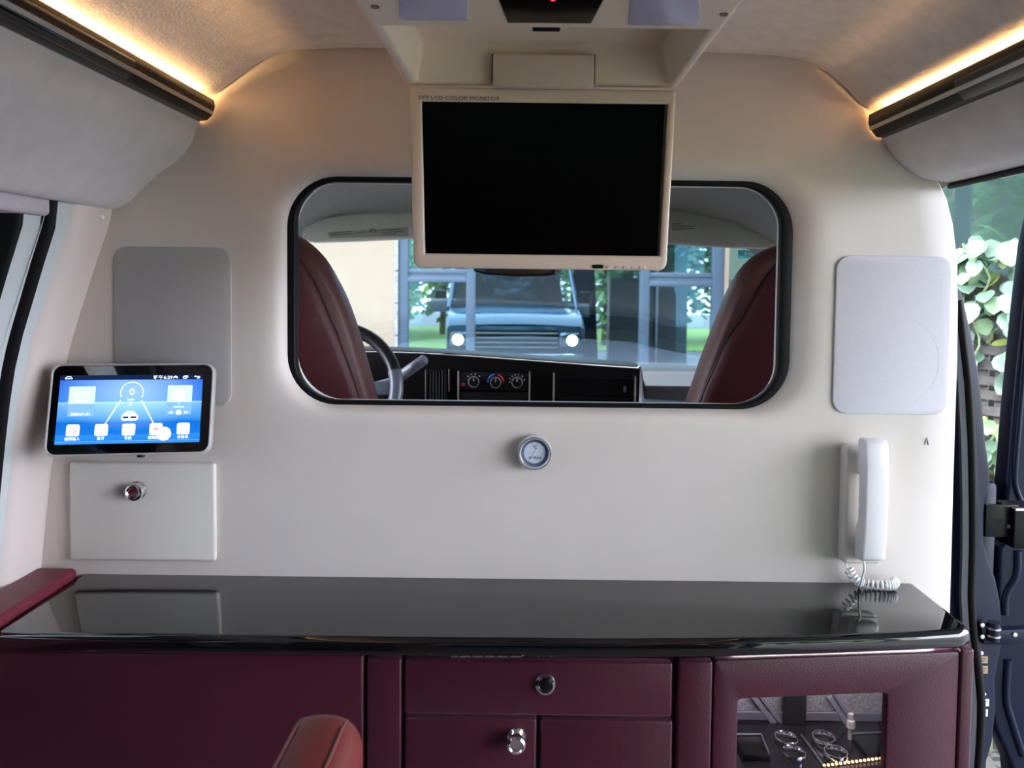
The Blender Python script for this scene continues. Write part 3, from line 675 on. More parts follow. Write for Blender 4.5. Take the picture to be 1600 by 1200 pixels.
for (sx_, sy_) in ((586, 10), (1131, 22)):
    p = PZ(sx_, sy_, zb)
    obj('screw_hole', xf(lathe([(.0042, -.003), (.0045, .0008), (.0035, .0012), (.003, -.001), (0, -.001)], 14), T((p.x, p.y, zb)) @ Matrix.Rotation(math.pi/2, 4, 'X')), mat('bronze_screw', (.10, .07, .05), .4, metal=.6), oh, 40)
p0, p1 = P(832, 49, yl+.010), P(875, 49, yl+.010)
obj('latch', bx(p0.x, p1.x, yl+.002, yl+.0115, zb+.0005, zb+.004, .0005, 1), M_black, oh)
# hinge block between console and monitor
h0, h1 = P(770, 110, YM-.012).x, P(928, 110, YM-.012).x
obj('hinge', bx(h0, h1, YM-.016, YM+.004, zb-.006, P(848, 86, YM-.012).z, .002, 2), M_monitor, oh, 40)
obj('hinge_gap', bx(h0-.002, h1+.002, YM-.006, YM+.002, zb+.002, P(848, 84.5, YM-.012).z+.001), M_black, oh, None)
# monitor, hung from its top edge and tilted back
tl_, tr_ = P(640, 137, YM), P(1056, 141, YM)
MW = (tr_-tl_).length; MC = (tl_+tr_)/2; MH = .272
MM = T(MC) @ Matrix.Rotation(R(11.3), 4, 'X')
def ml(x, y, Yl=0):                           # pixel -> monitor-local x, z
    d = CM @ Vector(((x-CX)/F, -(y-CY)/F, -1.0)); n = MM.to_3x3() @ Vector((0, -1, 0)); o_ = MM @ Vector((0, Yl, 0))
    t_ = (o_-CAMLOC).dot(n)/d.dot(n); q_ = MM.inverted() @ (CAMLOC+d*t_); return q_.x, q_.z
MH = -ml(846, 420.5)[1]
mo = obj('monitor', xf(ring(rrect(-MW/2, MW/2, -MH, 0, (.005, .005, .013, .013), 8), rrect(*[ml(662, 280)[0], ml(1037, 280)[0]], ml(845, 398)[1], ml(850, 161)[1], .001, 8), -.004, .014, bev=.0028), MM), M_monitor, oh, 50)
obj('back_shell', xf(prism(rrect(-MW/2+.001, MW/2-.001, -MH+.001, -.001, (.005, .005, .013, .013), 8), .008, .026, .006, 3), MM), M_monitor, mo, 40)
a, b_ = ml(660, 398), ml(1039, 160)
obj('screen', xf(bx(a[0], b_[0], -.0005, .010, a[1], b_[1]), MM), M_screen, mo, None)
x, z = ml(717, 153.5, -.004); text('TFT LCD COLOR MONITOR', .0072, (x, -.0042, z), M_print, 'lettering', mo, MM, sx=1.28)
a, b_ = ml(925, 418.3), ml(942, 413); obj('remote_window', xf(prism(rrect(a[0], b_[0], a[1], b_[1], .0018, 5), -.0055, -.003), MM), M_black, mo)
for xx in (953, 966, 978, 991, 1003):
    a, b_ = ml(xx-5, 419), ml(xx+5, 415); obj('button', xf(prism(rrect(a[0], b_[0], a[1], b_[1], .0016, 5), -.0058, -.003, .0006, 1), MM), mat('pale_button', (.66, .60, .53), .35), mo)

# ================================================================== CAPTAIN'S CHAIR (only its armrest is in view)
AY = -.60
ch = thing('captain_chair', 'burgundy leather captain chair, only its padded armrest in view before the cabinets', 'chair', (-.47, -1.15, 0))
arm = poly([(459, 1150), (463, 1132), (470, 1122), (485, 1118.5), (505, 1117), (525, 1118.5), (541, 1124), (554, 1134), (563, 1148), (568, 1165), (569, 1185), (562, 1215), (545, 1235), (480, 1235), (462, 1215), (458, 1180)], AY)
cxa = sum(x for x, z in arm)/len(arm); cza = sum(z for x, z in arm)/len(arm)
rg = [[(cxa+(x-cxa)*s, y, cza+(z-cza)*s) for x, z in arm] for y, s in ((AY+.012, .55), (AY+.010, .80), (AY+.004, .94), (AY-.006, 1.0), (AY-.03, 1.01), (AY-.25, 1.02), (-.98, 1.0))]
M_arm = mat('worn_burgundy_arm_leather', (0.125, 0.019, 0.017), 0.42, grain=.12, gscale=14, bump=.2, bscale=350, spec=.4)
ar = obj('armrest', loft(rg, True, True), M_arm, ch, 55)
for (xx, yy) in ((470, 1121.5), (541, 1123.5)):
    q = P(xx, yy, AY); s = tube([(q.x, AY+.003, q.z-.003), (q.x, AY-.02, q.z+.0006), (q.x, AY-.3, q.z+.002), (q.x, -.96, q.z+.001)], .0016, 6)
    obj('piping', s, mat('brown_piping', (.13, .045, .035), .5), ar, 60)
obj('backrest', bx(-.70, -.26, -1.62, -1.42, .42, 1.05, .06, 4), M_leather, ch, 45)
obj('seat', bx(-.72, -.24, -1.42, -.90, .30, .45, .05, 4), M_leather, ch, 45)
obj('arm_bracket', bx(-.245, -.215, -1.48, -.90, .50, .63, .01, 2), M_leather, ch)
obj('pedestal', bx(-.62, -.34, -1.35, -1.0, 0, .31, .02, 2), M_black, ch)

# ================================================================== CAB
# headliner of the cab, arched, dropping at the windscreen header
def cab_arch(y, zc, half, drop):
    return [(-.03+half*k/10, y, zc-drop*(abs(k)/10)**5) for k in range(-10, 11)]
cabh = struct('cab_ceiling', loft([cab_arch(.085, 1.50, .84, .16), cab_arch(.30, 1.46, .84, .17), cab_arch(.7, 1.405, .82, .17), cab_arch(.95, 1.385, .82, .17), cab_arch(1.03, 1.372, .82, .17), cab_arch(1.08, 1.35, .82, .17)], closed=False), M_greyhead, 60)

def seat(label, outline, seam, Y, head, flip):
    t = thing('cab_seat', label, 'car seat', (sum(x for x, z in outline)/len(outline), Y, .05), 'cab seats')
    cx_ = sum(x for x, z in outline)/len(outline); cz_ = .75
    def sc(s, y): return [(cx_+(x-cx_)*s, y-(z-.75)*.10, cz_+(z-cz_)*s) for x, z in outline]
    obj('backrest', loft([sc(.80, Y+.13), sc(.93, Y+.125), sc(.985, Y+.10), sc(1.0, Y+.07), sc(.995, Y+.035), sc(.97, Y+.01), sc(.93, Y)], True, True), M_seatside, t, 60)
    sm = [(x, z) for x, z in seam]; c2 = sum(x for x, z in sm)/len(sm)
    def s2(s, y): return [(c2+(x-c2)*s, y-(z-.75)*.10, cz_+(z-cz_)*s) for x, z in sm]
    obj('back_cover', loft([s2(1.0, Y+.012), s2(.995, Y-.004), s2(.975, Y-.012), s2(.9, Y-.018), s2(.5, Y-.022)], True, True), M_seat, t, 60)
    obj('seam', tube([(x, Y-.002-(z-.75)*.10, z) for x, z in sm], .0022, 6, True), M_print, t, 60)
    obj('cushion', bx(cx_-.25, cx_+.25, Y+.10, Y+.62, .36, .50, .05, 3), M_seat, t, 45)
    obj('seat_base', bx(cx_-.20, cx_+.20, Y+.12, Y+.55, 0, .37, .02, 2), M_black, t)
    return t
SYd = .42
L_r = [(440, 362), (458, 366), (478, 377), (500, 398), (519, 430), (535, 464), (548, 502), (560, 545), (571, 588), (582, 636), (590, 690), (594, 760), (590, 900)]
L_l = [(320, 900), (312, 760), (318, 660), (330, 560), (345, 480), (365, 420), (392, 380), (415, 366)]
S_r = [(444, 374), (462, 386), (481, 408), (503, 447), (519, 488), (532, 520), (548, 568), (564, 622), (572, 690), (574, 800), (568, 880)]
S_l = [(340, 880), (334, 760), (340, 650), (352, 560), (368, 482), (388, 425), (412, 388), (428, 377)]
def spl(pts): return [(p.x, p.z) for p in smooth_path([(x, 0, z) for x, z in poly(pts, SYd)], 3)]
seat('burgundy leather driver seat behind the steering wheel, seen through the partition window', spl(L_r+L_l), spl(S_r+S_l), SYd, 0, 1)
Rl = [(1238, 378), (1212, 385), (1185, 397), (1165, 416), (1146, 448), (1126, 500), (1107, 553), (1091, 603), (1079, 645), (1070, 700), (1066, 770), (1072, 900)]
Rr = [(1360, 900), (1368, 760), (1362, 650), (1350, 560), (1335, 480), (1318, 425), (1292, 392), (1266, 380)]
Sl = [(1236, 391), (1208, 404), (1178, 447), (1158, 488), (1131, 530), (1112, 575), (1092, 628), (1086, 700), (1084, 800), (1090, 880)]
Sr = [(1340, 880), (1346, 760), (1340, 650), (1328, 560), (1312, 482), (1294, 430), (1272, 400), (1252, 392)]
seat('burgundy leather passenger seat before the empty dashboard tray, seen through the partition window', spl(Rl+Rr), spl(Sl+Sr), SYd, 0, -1)

# dashboard: lofted along x, edge line follows the photograph's sweep
DY = 1.02
db = thing('dashboard', 'black dashboard with silver trim below the windscreen', 'dashboard', (0, 1.2, .45))
edge = smooth_path([P(x, y, DY) for x, y in ((330, 548), (470, 546), (560, 545.5), (640, 547.5), (700, 550.5), (780, 556), (850, 561), (930, 567), (1000, 571.5))], 3)
rg = []
for p in edge:
    rg.append([(p.x, DY+.03, .30), (p.x, DY+.005, p.z-.06), (p.x, DY, p.z-.012), (p.x, DY+.006, p.z-.003), (p.x, DY+.03, p.z), (p.x, DY+.16, p.z-.004), (p.x, DY+.20, p.z-.03), (p.x, DY+.20, .30)])
obj('dash_body', loft(rg, True, True), M_dash, db, 40)
obj('silver_trim', tube([(p.x, DY-.001, p.z-.008) for p in edge], .0022, 6), M_satin, db, 60)
e1 = edge[-1]; q = P(1003, 630, DY)
obj('silver_trim', tube(smooth_path([(e1.x-.01, DY-.001, e1.z-.008), (e1.x+.004, DY-.001, e1.z-.016), (q.x+.002, DY-.001, q.z-.06)], 6), .0022, 6), M_satin, db, 60)
# grey dash top reaching to the glass
te = smooth_path([P(x, y, 1.45) for x, y in ((300, 548), (470, 545.5), (560, 545), (700, 551), (850, 561.5), (1000, 570), (1100, 575), (1300, 582))], 3)
rg = [[(p.x*1.0, 1.05, p.z-.10), (p.x, 1.18, p.z-.03), (p.x, 1.40, p.z-.008), (p.x, 1.45, p.z), (p.x, 1.47, p.z-.004), (p.x, 1.50, p.z-.05), (p.x, 1.50, p.z-.2), (p.x, 1.05, p.z-.2)] for p in te]
obj('dash_top', loft(rg, True, True), M_dashtop, db, 50)
# lower passenger side with scooped tray
X0, X1, Z0, Z1 = RC(1006, 583, 1330, 760, 1.10)
obj('passenger_dash', prism_x([(1.10, .30), (1.095, Z1-.045), (1.13, Z1-.03), (1.15, Z1-.012), (1.17, Z1-.002), (1.30, Z1+.004), (1.30, .30)], X0, X1, .004, 2), mat('slate_dash_vinyl', (.045, .05, .06), .38, bump=.2, bscale=400), db, 40)
# centre stack panels
def dpan(nm, px, y0, y1, m, parent=db, bev=.002): X0, X1, Z0, Z1 = RC(*px, y0); return obj(nm, bx(X0, X1, y0, y1, Z0, Z1, bev, 2), m, parent, 40)
for (x_, a_, b2) in ((716, 580, 680), (827, 581, 680), (865, 583, 680), (992, 588, 680)):
    dpan('trim_strip', (x_-1.2, a_, x_+1.2, b2), DY-.012, DY+.01, M_satin, bev=.0005)
cpn = dpan('climate_panel', (719, 582, 825, 609), DY-.008, DY+.01, mat('charcoal_panel', (.008, .008, .010), .4, spec=.2))
dpan('radio_slot', (719, 613, 825, 660), DY-.008, DY+.01, M_black)
for (kx, ky, arc) in ((740.5, 596, 0), (774.5, 597, 1), (808, 597, 2)):
    k = P(kx, ky, DY-.008); r_ = 8*2.42/F
    kn = obj('knob', lathe([(r_*1.05, 0), (r_, .010), (r_*.85, .016), (0, .016)], 20, T(k)), M_black, cpn)
    obj('knob_ring', tube([(k.x+r_*math.cos(a*math.pi/12), k.y-.0105, k.z+r_*math.sin(a*math.pi/12)) for a in range(24)], .0018, 6, True), M_satin, kn, 60)
    obj('pointer', bx(k.x-.001, k.x+.001, k.y-.0172, k.y-.0155, k.z+.003, k.z+r_*.8), M_white, kn)
    ra = r_*1.5
    if arc == 1:
        for nm, a0, a1, cc in (('cold_arc', 95, 185, (.02, .18, .7)), ('warm_arc', -10, 85, (.75, .03, .08))):
            obj(nm, tube([(k.x+ra*math.cos(R(a)), k.y-.0008, k.z+ra*math.sin(R(a))) for a in range(a0, a1+1, 6)], .0028, 6), mat(nm, cc, .5), cpn, 60)
    else:
        for a in ((45, 80, 110, 140) if arc == 0 else (20, 50, 80, 105, 130, 155, 180)):
            obj('mark', bx(k.x+ra*math.cos(R(a))-.0016, k.x+ra*math.cos(R(a))+.0016, k.y-.001, k.y, k.z+ra*math.sin(R(a))-.0016, k.z+ra*math.sin(R(a))+.0016), M_white, cpn)
k = P(723.5, 600.5, DY-.008); obj('recirculation_button', xf(lathe([(.006, 0), (.006, .003), (0, .0035)], 14), T(k) @ Matrix.Diagonal((1.2, 1, .8, 1))), mat('dark_red_button', (.35, .03, .05), .4), cpn)
# air vent
vf = obj('air_vent', ring(rrect(*RC(667, 577, 698, 660, DY-.008), .004, 4), rrect(*RC(669.5, 579, 695.5, 658, DY-.008), .003, 4), DY-.012, DY+.01), M_black, db, 40)
for i in range(6):
    x_ = 671.5+i*4.6; X0, X1, Z0, Z1 = RC(x_, 579.5, x_+1.6, 657, DY-.01); obj('vent_slat', bx(X0, X1, DY-.010, DY+.004, Z0, Z1), mat('dark_grey_slat', (.05, .05, .055), .4), vf)
dpan('trim_strip', (700.5, 577, 702, 612), DY-.012, DY+.01, mat('dull_trim', (.22, .22, .23), .35, metal=.7), bev=.0004); dpan('trim_strip', (664, 578, 665.5, 660), DY-.012, DY+.01, mat('dull_trim', (.22, .22, .23), .35, metal=.7), bev=.0004)
# open cubby
cub = obj('dash_cubby', ring(rrect(*RC(868, 588, 990, 624, DY-.004), .004, 4), rrect(*RC(873, 592, 985, 622, DY-.004), .004, 4), DY-.006, DY+.006), M_black, db, 40)
dpan('cubby_tab', (975, 604, 978, 613), DY-.012, DY, mat('dull_trim', (.22, .22, .23), .35), cub, .0005)

# steering wheel on its column, with gear stalk
WY = .74; wc = P(519, 609, WY); wr_ = 101*(1.4+WY)/F
sw = thing('steering_wheel', 'black and slate leather steering wheel beside the driver seat', 'steering wheel', (wc.x, WY, wc.z))
WM = T(wc) @ Matrix.Rotation(R(-20), 4, 'X')
rim_pts = [Vector((wr_*math.cos(R(a)), 0, wr_*math.sin(R(a)))) for a in range(0, 360, 6)]
obj('rim', xf(tube(rim_pts, .0185, 12, True), WM), M_wheel, sw, 60)
for a0, a1 in ((-42, 20), (160, 222)):
    obj('rim_insert', xf(tube([Vector((wr_*math.cos(R(a)), -.002, wr_*math.sin(R(a)))) for a in range(a0, a1+1, 5)], .0195, 10), WM), M_wheelgrey, sw, 60)
obj('hub', xf(prism(rrect(-.085, .085, -.10, .06, .04, 6), -.012, .05, .012, 3), WM), M_wheel, sw, 40)
for a, wd in ((2, .02), (178, .02), (-60, .014), (-120, .014)):
    d = Vector((math.cos(R(a)), 0, math.sin(R(a)))); nn = Vector((-d.z, 0, d.x))
    q = [d*.06-nn*wd, d*(wr_-.006)-nn*wd*1.0, d*(wr_-.006)+nn*wd*1.0, d*.06+nn*wd]
    obj('spoke', xf(prism([(v.x, v.z) for v in q], -.008, .018, .004, 2), WM), M_wheelgrey, sw, 40)
obj('column', xf(tube([(0, .04, -.01), (0, .30, -.09)], .045, 14), WM), M_black, sw)
s0, s1 = P(618, 594, .86), P(664, 561, .80)
obj('stalk', tube([wc+Vector((.02, .10, -.02)), s0, s0.lerp(s1, .12), s0.lerp(s1, .16), s0.lerp(s1, .3), s0.lerp(s1, .96), s1], [.008, .011, .012, .0155, .0165, .0155, .012], 12), mat('slate_stalk', (.16, .18, .22), .32), sw, 40)

# visors, mirror and stickers
def visor(label, pts, Y, lab):
    q = poly(pts, Y); cxv = sum(x for x, z in q)/len(q); czv = max(z for x, z in q)
    t = thing('sun_visor', label, 'sun visor', (cxv, Y, czv))
    bmv = prism(q, Y, Y+.022, .006, 3)
    for v in bmv.verts: v.co.y += (czv-v.co.z)*-.9+.03
    obj('pad', bmv, M_visor, t, 40)
    obj('pivot_rod', tube([(q[0][0]+.03, Y+.035, czv-.006), (q[0][0]+.10, Y+.034, czv-.006)], .005, 8), M_black, t)
    x0_, y0_, x1_, y1_ = lab; Yl = Y-.02
    return t, Yl
VY = 1.0
v1, _ = visor('long grey sun visor with a warning label above the driver side windscreen', [(478, 377), (500, 381), (560, 379), (640, 375), (700, 377), (806, 379), (806, 336), (700, 331), (600, 331), (540, 334), (505, 341), (476, 356)], VY, (510, 355, 640, 372))
v2, _ = visor('long grey sun visor with a white sticker above the passenger side windscreen', [(850, 381), (950, 380), (1045, 384), (1120, 389), (1180, 391), (1214, 387), (1213, 371), (1168, 346), (1118, 321), (1060, 316), (950, 316), (850, 330)], VY, (1052, 345, 1094, 363))
def on_visor(px0, Y, zt):      # place on the slanted visor face
    d = CM @ Vector(((px0[0]-CX)/F, -(px0[1]-CY)/F, -1.0)); 
    # face plane: y = Y+.03-(zt-z)*.9
    t_ = (Y+.03-.9*zt-CAMLOC.y+.9*CAMLOC.z)/(d.y-.9*d.z); return CAMLOC+d*t_
def vis_label(parent, zt, pts, m, lines, icon=None):
    q = [on_visor(p_, VY, zt)+Vector((0, -.0012, .0)) for p_ in pts]
    bml = bmesh.new(); A_ = [bml.verts.new(v) for v in q]; B_ = [bml.verts.new(v+Vector((0, .0008, 0))) for v in q]
    bml.faces.new(A_); bml.faces.new(B_[::-1])
    for i in range(len(q)): bml.faces.new((A_[i], B_[i], B_[(i+1) % len(q)], A_[(i+1) % len(q)]))
    lb = obj('warning_label', bml, m, parent, None)
    for l in lines:
        pa, pb = (on_visor(p_, VY, zt)+Vector((0, -.003, 0)) for p_ in l)
        obj('print_line', tube([pa, pb], .0012, 4), mat('grey_print', (.12, .12, .12), .6), lb)
    if icon:
        c_ = on_visor(icon, VY, zt)+Vector((0, -.003, 0)); r_ = .0095
        obj('no_entry_symbol', tube([c_+Vector((r_*math.cos(R(a)), -.0*math.sin(R(a)), r_*.8*math.sin(R(a)))) for a in range(0, 360, 20)], .0013, 5, True), mat('grey_print', (.12, .12, .12), .6), lb)
        obj('no_entry_symbol', tube([c_+Vector((-r_*.7, 0, r_*.55)), c_+Vector((r_*.7, 0, -r_*.55))], .0013, 5), mat('grey_print', (.12, .12, .12), .6), lb)
z1v = max(z for x, z in poly([(600, 331), (700, 331)], VY)); z2v = max(z for x, z in poly([(1060, 316), (950, 316)], VY))
vis_label(v1, z1v, [(512, 363), (638, 355), (638, 369), (514, 372)], mat('grey_label', (.46, .46, .45), .6),
          [((516, 365), (550, 361.5)), ((518, 368), (552, 365)), ((556, 364), (570, 362.8)), ((597, 360), (628, 357.5)), ((597, 364), (632, 361)), ((600, 367), (620, 365.5))], (583, 362))
vis_label(v2, z2v, [(1046, 346), (1086, 346), (1094, 355), (1092, 362), (1046, 360)], mat('white_label', (.74, .74, .73), .6),
          [((1050, 350), (1066, 350)), ((1050, 353), (1086, 354)), ((1050, 356), (1084, 357.5)), ((1050, 358.5), (1068, 359.5))])
X0, X1, Z0, Z1 = RC(738, 395, 870, 433, 1.02)
mr = thing('rear_view_mirror', 'black rear-view mirror hanging behind the flip-down monitor', 'mirror', ((X0+X1)/2, 1.02, Z1))
sh = [(X0, Z1-.01), (X0+.004, Z0+.016), (X0+.04, Z0+.006), ((X0+X1)/2, Z0), (X1-.04, Z0+.003), (X1-.006, Z0+.008), (X1, Z1-.01), (X1-.02, Z1+.012), (X0+.02, Z1+.012)]
obj('shell', prism(sh, 1.02, 1.05, .006, 2), M_black, mr, 40)
ci = ((X0+X1)/2, (Z0+Z1)/2+.006); obj('mirror_face', prism([(ci[0]+(x-ci[0])*.93, ci[1]+(z-ci[1])*.80) for x, z in sh], 1.0185, 1.0205), mat('mirror_silver', (.16, .15, .14), .05, metal=1), mr, None)
obj('mirror_stem', tube([(ci[0], 1.05, ci[1]), (ci[0], 1.16, ci[1]+.05)], .008, 8), M_black, mr)
# windscreen
ws = tag(obj('window_4', loft([[(-.88, 1.62, .80), (-.4, 1.70, .80), (.0, 1.72, .80), (.4, 1.70, .80), (.82, 1.62, .80)], [(-.80, 1.02, 1.36), (-.4, 1.09, 1.38), (0, 1.11, 1.38), (.4, 1.09, 1.38), (.74, 1.02, 1.36)]], closed=False), M_winglass, sharp=60), kind='structure')
sp_ = P(1174, 394, 1.17)
st = thing('year_sticker', 'small teal sticker with a reversed year at the top of the windscreen', 'sticker', (sp_.x, 1.17, sp_.z))
X0, X1, Z0, Z1 = RC(1153, 391, 1194, 405, 1.165)
obj('backing', bx(X0, X1, 1.165, 1.166, Z0, Z1), mat('teal_sticker', (.06, .36, .36), .5), st)
text('2019', .020, ((X0+X1)/2, 1.1642, (Z0+Z1)/2), M_white, 'lettering', st, mirror=True, sx=1.2)

# ================================================================== DOORWAY: body pillar, weatherstrip, opened door with hinges
GZ = -.62
PY = .03
pl = tag(obj('door_frame_1', prism(poly([(1490, 440), (1504, 456), (1512, 490), (1521, 530), (1530, 580), (1537, 640), (1541, 690), (1548, 735), (1549, 752), (1541, 775), (1538, 800), (1538, 845), (1546, 875), (1557, 905), (1564, 940), (1567, 975), (1566, 1010), (1556, 1060), (1557, 1110), (1552, 1160), (1540, 1200), (1538, 1500), (1440, 1500), (1440, 500)], PY), PY, .11, .006, 2), M_navy, sharp=40), kind='structure')
strip = [(1500, 470), (1507, 530), (1515, 600), (1520, 690), (1522, 780), (1522, 860), (1520, 930), (1523, 985), (1530, 1040), (1535, 1100), (1533, 1160), (1528, 1230)]
obj('weatherstrip', tube(smooth_path([P(x-3, y, .016) for x, y in strip], 5), .0085, 10), M_rubber, pl, 60)
ribm = mat('ribbed_rubber', (.035, .04, .05), .5, bump=.9, bscale=900)
obj('ribbed_seal', loft([[P(x-22, y, .020) , P(x-18, y, .008), P(x-9, y, .010), P(x-5, y, .022)] for x, y in [(a, b) for a, b in strip]], closed=False), ribm, pl, 60)
for sx_, sy_ in ((1533, 1020), (1533, 1061), (1537, 1084), (1534, 1127)):
    p = P(sx_, sy_, PY); obj('screw', lathe([(.0038, 0), (.0038, .002), (.0015, .003), (.001, .0018), (0, .0018)], 12, T(p)), M_white, pl)
for px, m_ in (((1529, 1025, 1543, 1036), 'gold'), ((1530, 1040, 1543, 1052), 'gold'), ((1532, 1092, 1545, 1103), 'white'), ((1531, 1108, 1543, 1119), 'white')):
    X0, X1, Z0, Z1 = RC(*px, PY); mm = mat('gold_sticker', (.38, .27, .17), .5) if m_ == 'gold' else mat('white_label', (.74, .74, .73), .6)
    o = obj('sticker', bx(X0, X1, PY-.0012, PY+.001, Z0, Z1), mm, pl)
    for k in (.3, .6): obj('print_line', bx(X0+(X1-X0)*.2, X0+(X1-X0)*(.5+k*.4), PY-.0018, PY-.001, Z0+(Z1-Z0)*k, Z0+(Z1-Z0)*(k+.12)), mat('grey_print', (.12, .12, .12), .6), o)

# the van's side door swung open towards the front; edge and inner skin in view
ODY = .16
od = thing('side_door', 'dark navy side door of the van swung open, standing at the hinges', 'van door', (1.05, ODY, GZ+.3))
ed = [(1640, 250), (1612, 380), (1600, 480), (1592, 560), (1584, 640), (1577, 730), (1571, 790), (1569, 850), (1562, 856), (1560, 900), (1558, 960), (1558, 1000), (1549, 1010), (1545, 1060), (1547, 1100), (1556, 1140), (1570, 1170), (1582, 1200), (1592, 1300), (1600, 1500), (1900, 1500), (1900, 250)]
obj('door_shell', prism(poly(ed, ODY), ODY, ODY+.05, .008, 3), M_navy, od, 40)
obj('window_pane', prism(rrect(*RC(1660, 310, 1870, 620, ODY), .04, 6), ODY-.004, ODY+.01, .002, 1), M_lens, od, 40)
obj('window_gasket', ring(rrect(*RC(1655, 305, 1875, 625, ODY), .044, 6), rrect(*RC(1663, 313, 1867, 617, ODY), .037, 6), ODY-.008, ODY+.005), M_rubber, od, 40)
for ln, r_ in (([(1613, 400), (1604, 520), (1594, 640), (1586, 740), (1590, 770), (1600, 790)], .006), ([(1590, 860), (1588, 900), (1572, 930), (1570, 960)], .008), ([(1575, 1030), (1572, 1090), (1582, 1130), (1598, 1180)], .008)):
    obj('pressed_crease', tube(smooth_path([P(x, y, ODY-.001) for x, y in ln], 5), r_, 8), M_navy, od, 60)
HY = .04
X0, X1, Z0, Z1 = RC(1537, 787, 1572, 838, HY)
hg = thing('door_hinge', 'black folded steel hinge strap between the pillar and the open side door, the upper one', 'hinge', (X0, HY, Z0))
obj('leaf', bx(X0, X1+.02, HY-.006, HY+.002, Z0, Z1, .002, 2), M_black, hg)
a0_, a1_, b0_, b1_ = RC(1569, 788, 1640, 850, HY+.01); obj('strap', bx(a0_, a1_, HY-.02, HY+.04, b0_, b1_, .004, 2), M_black, hg)
k = P(1574, 822, HY-.02); obj('bolt', lathe([(.004, 0), (.004, .003), (0, .0035)], 8, T((k.x, HY-.02, k.z))), M_rubber, hg)
k = P(1571, 792, HY-.01); obj('pin', tube([(k.x-.002, HY+.002, k.z-.03), (k.x-.002, HY+.002, k.z+.006)], .006, 10), M_black, hg); obj('edge_strip', bx(a0_, a1_, HY-.022, HY-.016, b1_-.004, b1_+.001, .001, 1), M_satin, hg)
hg = thing('door_hinge', 'navy painted hinge arm at counter height between the pillar and the open side door', 'hinge', (P(1535, 990, .02).x, .02, P(1535, 990, .02).z))
pl_ = poly([(1525, 968), (1536, 969), (1546, 977), (1556, 980), (1575, 979), (1640, 976), (1640, 1000), (1575, 1003), (1530, 1003)], .024)
obj('arm', prism(pl_, .010, .03, .003, 2), M_navy, hg)
k = P(1556, 990, .0); obj('knuckle', tube([(k.x, .008, k.z-.016), (k.x, .008, k.z+.018)], .011, 12), M_navy, hg, 40)
for dz in (-.006, .008): obj('washer', tube([(k.x, .008, k.z+dz-.0015), (k.x, .008, k.z+dz+.0015)], .013, 12), M_satin, hg, 40)
for bx_, by_ in ((1534, 976), (1534, 994), (1585, 991)):
    k = P(bx_, by_, .010); obj('bolt', lathe([(.0042, 0), (.0042, .003), (0, .0035)], 8, T(k)), M_satin, hg)
# pale grille seen in the gap beyond the hinge, and the rubber lip over the doorway
dsl = tube([P(1474, 291.5, -.004), P(1600, 257.5, -.245)+Vector((0, 0, 0)), P(1700, 231, -.39)], .0045, 8)
lip = [Vector((P(1480, 290, 0).x+.004, y, P(1480, 291, 0).z)) for y in (-.002, -.4, -.9, -1.5)]
struct('trim_3', tube(lip, .0055, 8), M_rubber, 60)

# ================================================================== VAN BODY OUTSIDE (mirrored in the glazing ahead)
vb = thing('van_body', 'van front with lit headlamps, coloured the blue of its mirror image in the glazing ahead', 'van', (0, 0, GZ))
def bodyX(y, z):  # half width
    return .98-.10*max(0, (z-.75))-.02*max(0, y-1.2)
roofp = [(-1.0, 1.30), (-.96, 1.58), (-.84, 1.76), (-.5, 1.83), (0, 1.85), (.5, 1.83), (.82, 1.76), (.94, 1.58), (.97, 1.44)]
obj('roof', loft([[(x*s, y, 1.30+(z-1.30)*q) for x, z in roofp] for y, s, q in ((BACK-.06, .98, 1), (-1.0, 1, 1), (.6, 1, 1), (1.02, .97, .75), (1.12, .93, .2))], closed=False), M_vanmirrorblue, vb, 60)
obj('quarter_panel', bx(-1.0, -.965, BACK, -.05, -.10, .70, .01, 2), M_vanmirrorblue, vb)
obj('quarter_panel', bx(-1.0, -.93, BACK, WL1, .70, 1.32, .01, 2), M_vanmirrorblue, vb)
obj('quarter_panel', bx(-.98, -.92, -.10, .16, .70, 1.32, .01, 2), M_vanmirrorblue, vb)
obj('quarter_panel', bx(.93, .98, BACK, -1.6, -.10, 1.32, .01, 2, bm=None), M_vanmirrorblue, vb)
obj('front_door', bx(-1.0, -.95, .16, 1.35, -.10, .74, .012, 2), M_vanmirrorblue, vb)
obj('front_door', bx(.92, .97, .16, 1.35, -.10, .74, .012, 2), M_navy, vb)
for sx_ in (-.97, .93): obj('windscreen_pillar', tube([(sx_, 1.62, .74), (sx_*.93, 1.06, 1.36)], .035, 8), M_vanmirrorblue, vb, 60)
hood = [[(x, y, zz+.03*(1-(x/.9)**2)) for x in (-.93, -.7, -.35, 0, .35, .7, .91)] for y, zz in ((1.60, .76), (1.85, .72), (2.10, .67), (2.30, .60), (2.38, .52))]
obj('hood', loft(hood, closed=False), M_vanmirrorblue, vb, 60)
obj('cowl', bx(-.92, .90, 1.55, 1.70, .70, .765, .01, 2), M_black, vb)
for s in (-1, 1): obj('fender', prism_x([(1.30, -.12), (1.35, .74), (1.62, .76), (2.1, .66), (2.36, .50), (2.40, -.12)], s*.93-.03, s*.93+.03, .012, 2), M_vanmirrorblue, vb)
gr = obj('grille', bx(-.60, .58, 2.36, 2.40, .20, .47, .008, 2), M_black, vb)
for k in range(4): obj('grille_bar', bx(-.60, .58, 2.40, 2.415, .22+k*.065, .235+k*.065, .003, 1), M_satin, gr)
obj('nose_panel', bx(-.93, .91, 2.34, 2.385, -.12, .53, .02, 2), M_vanmirrorblue, vb)
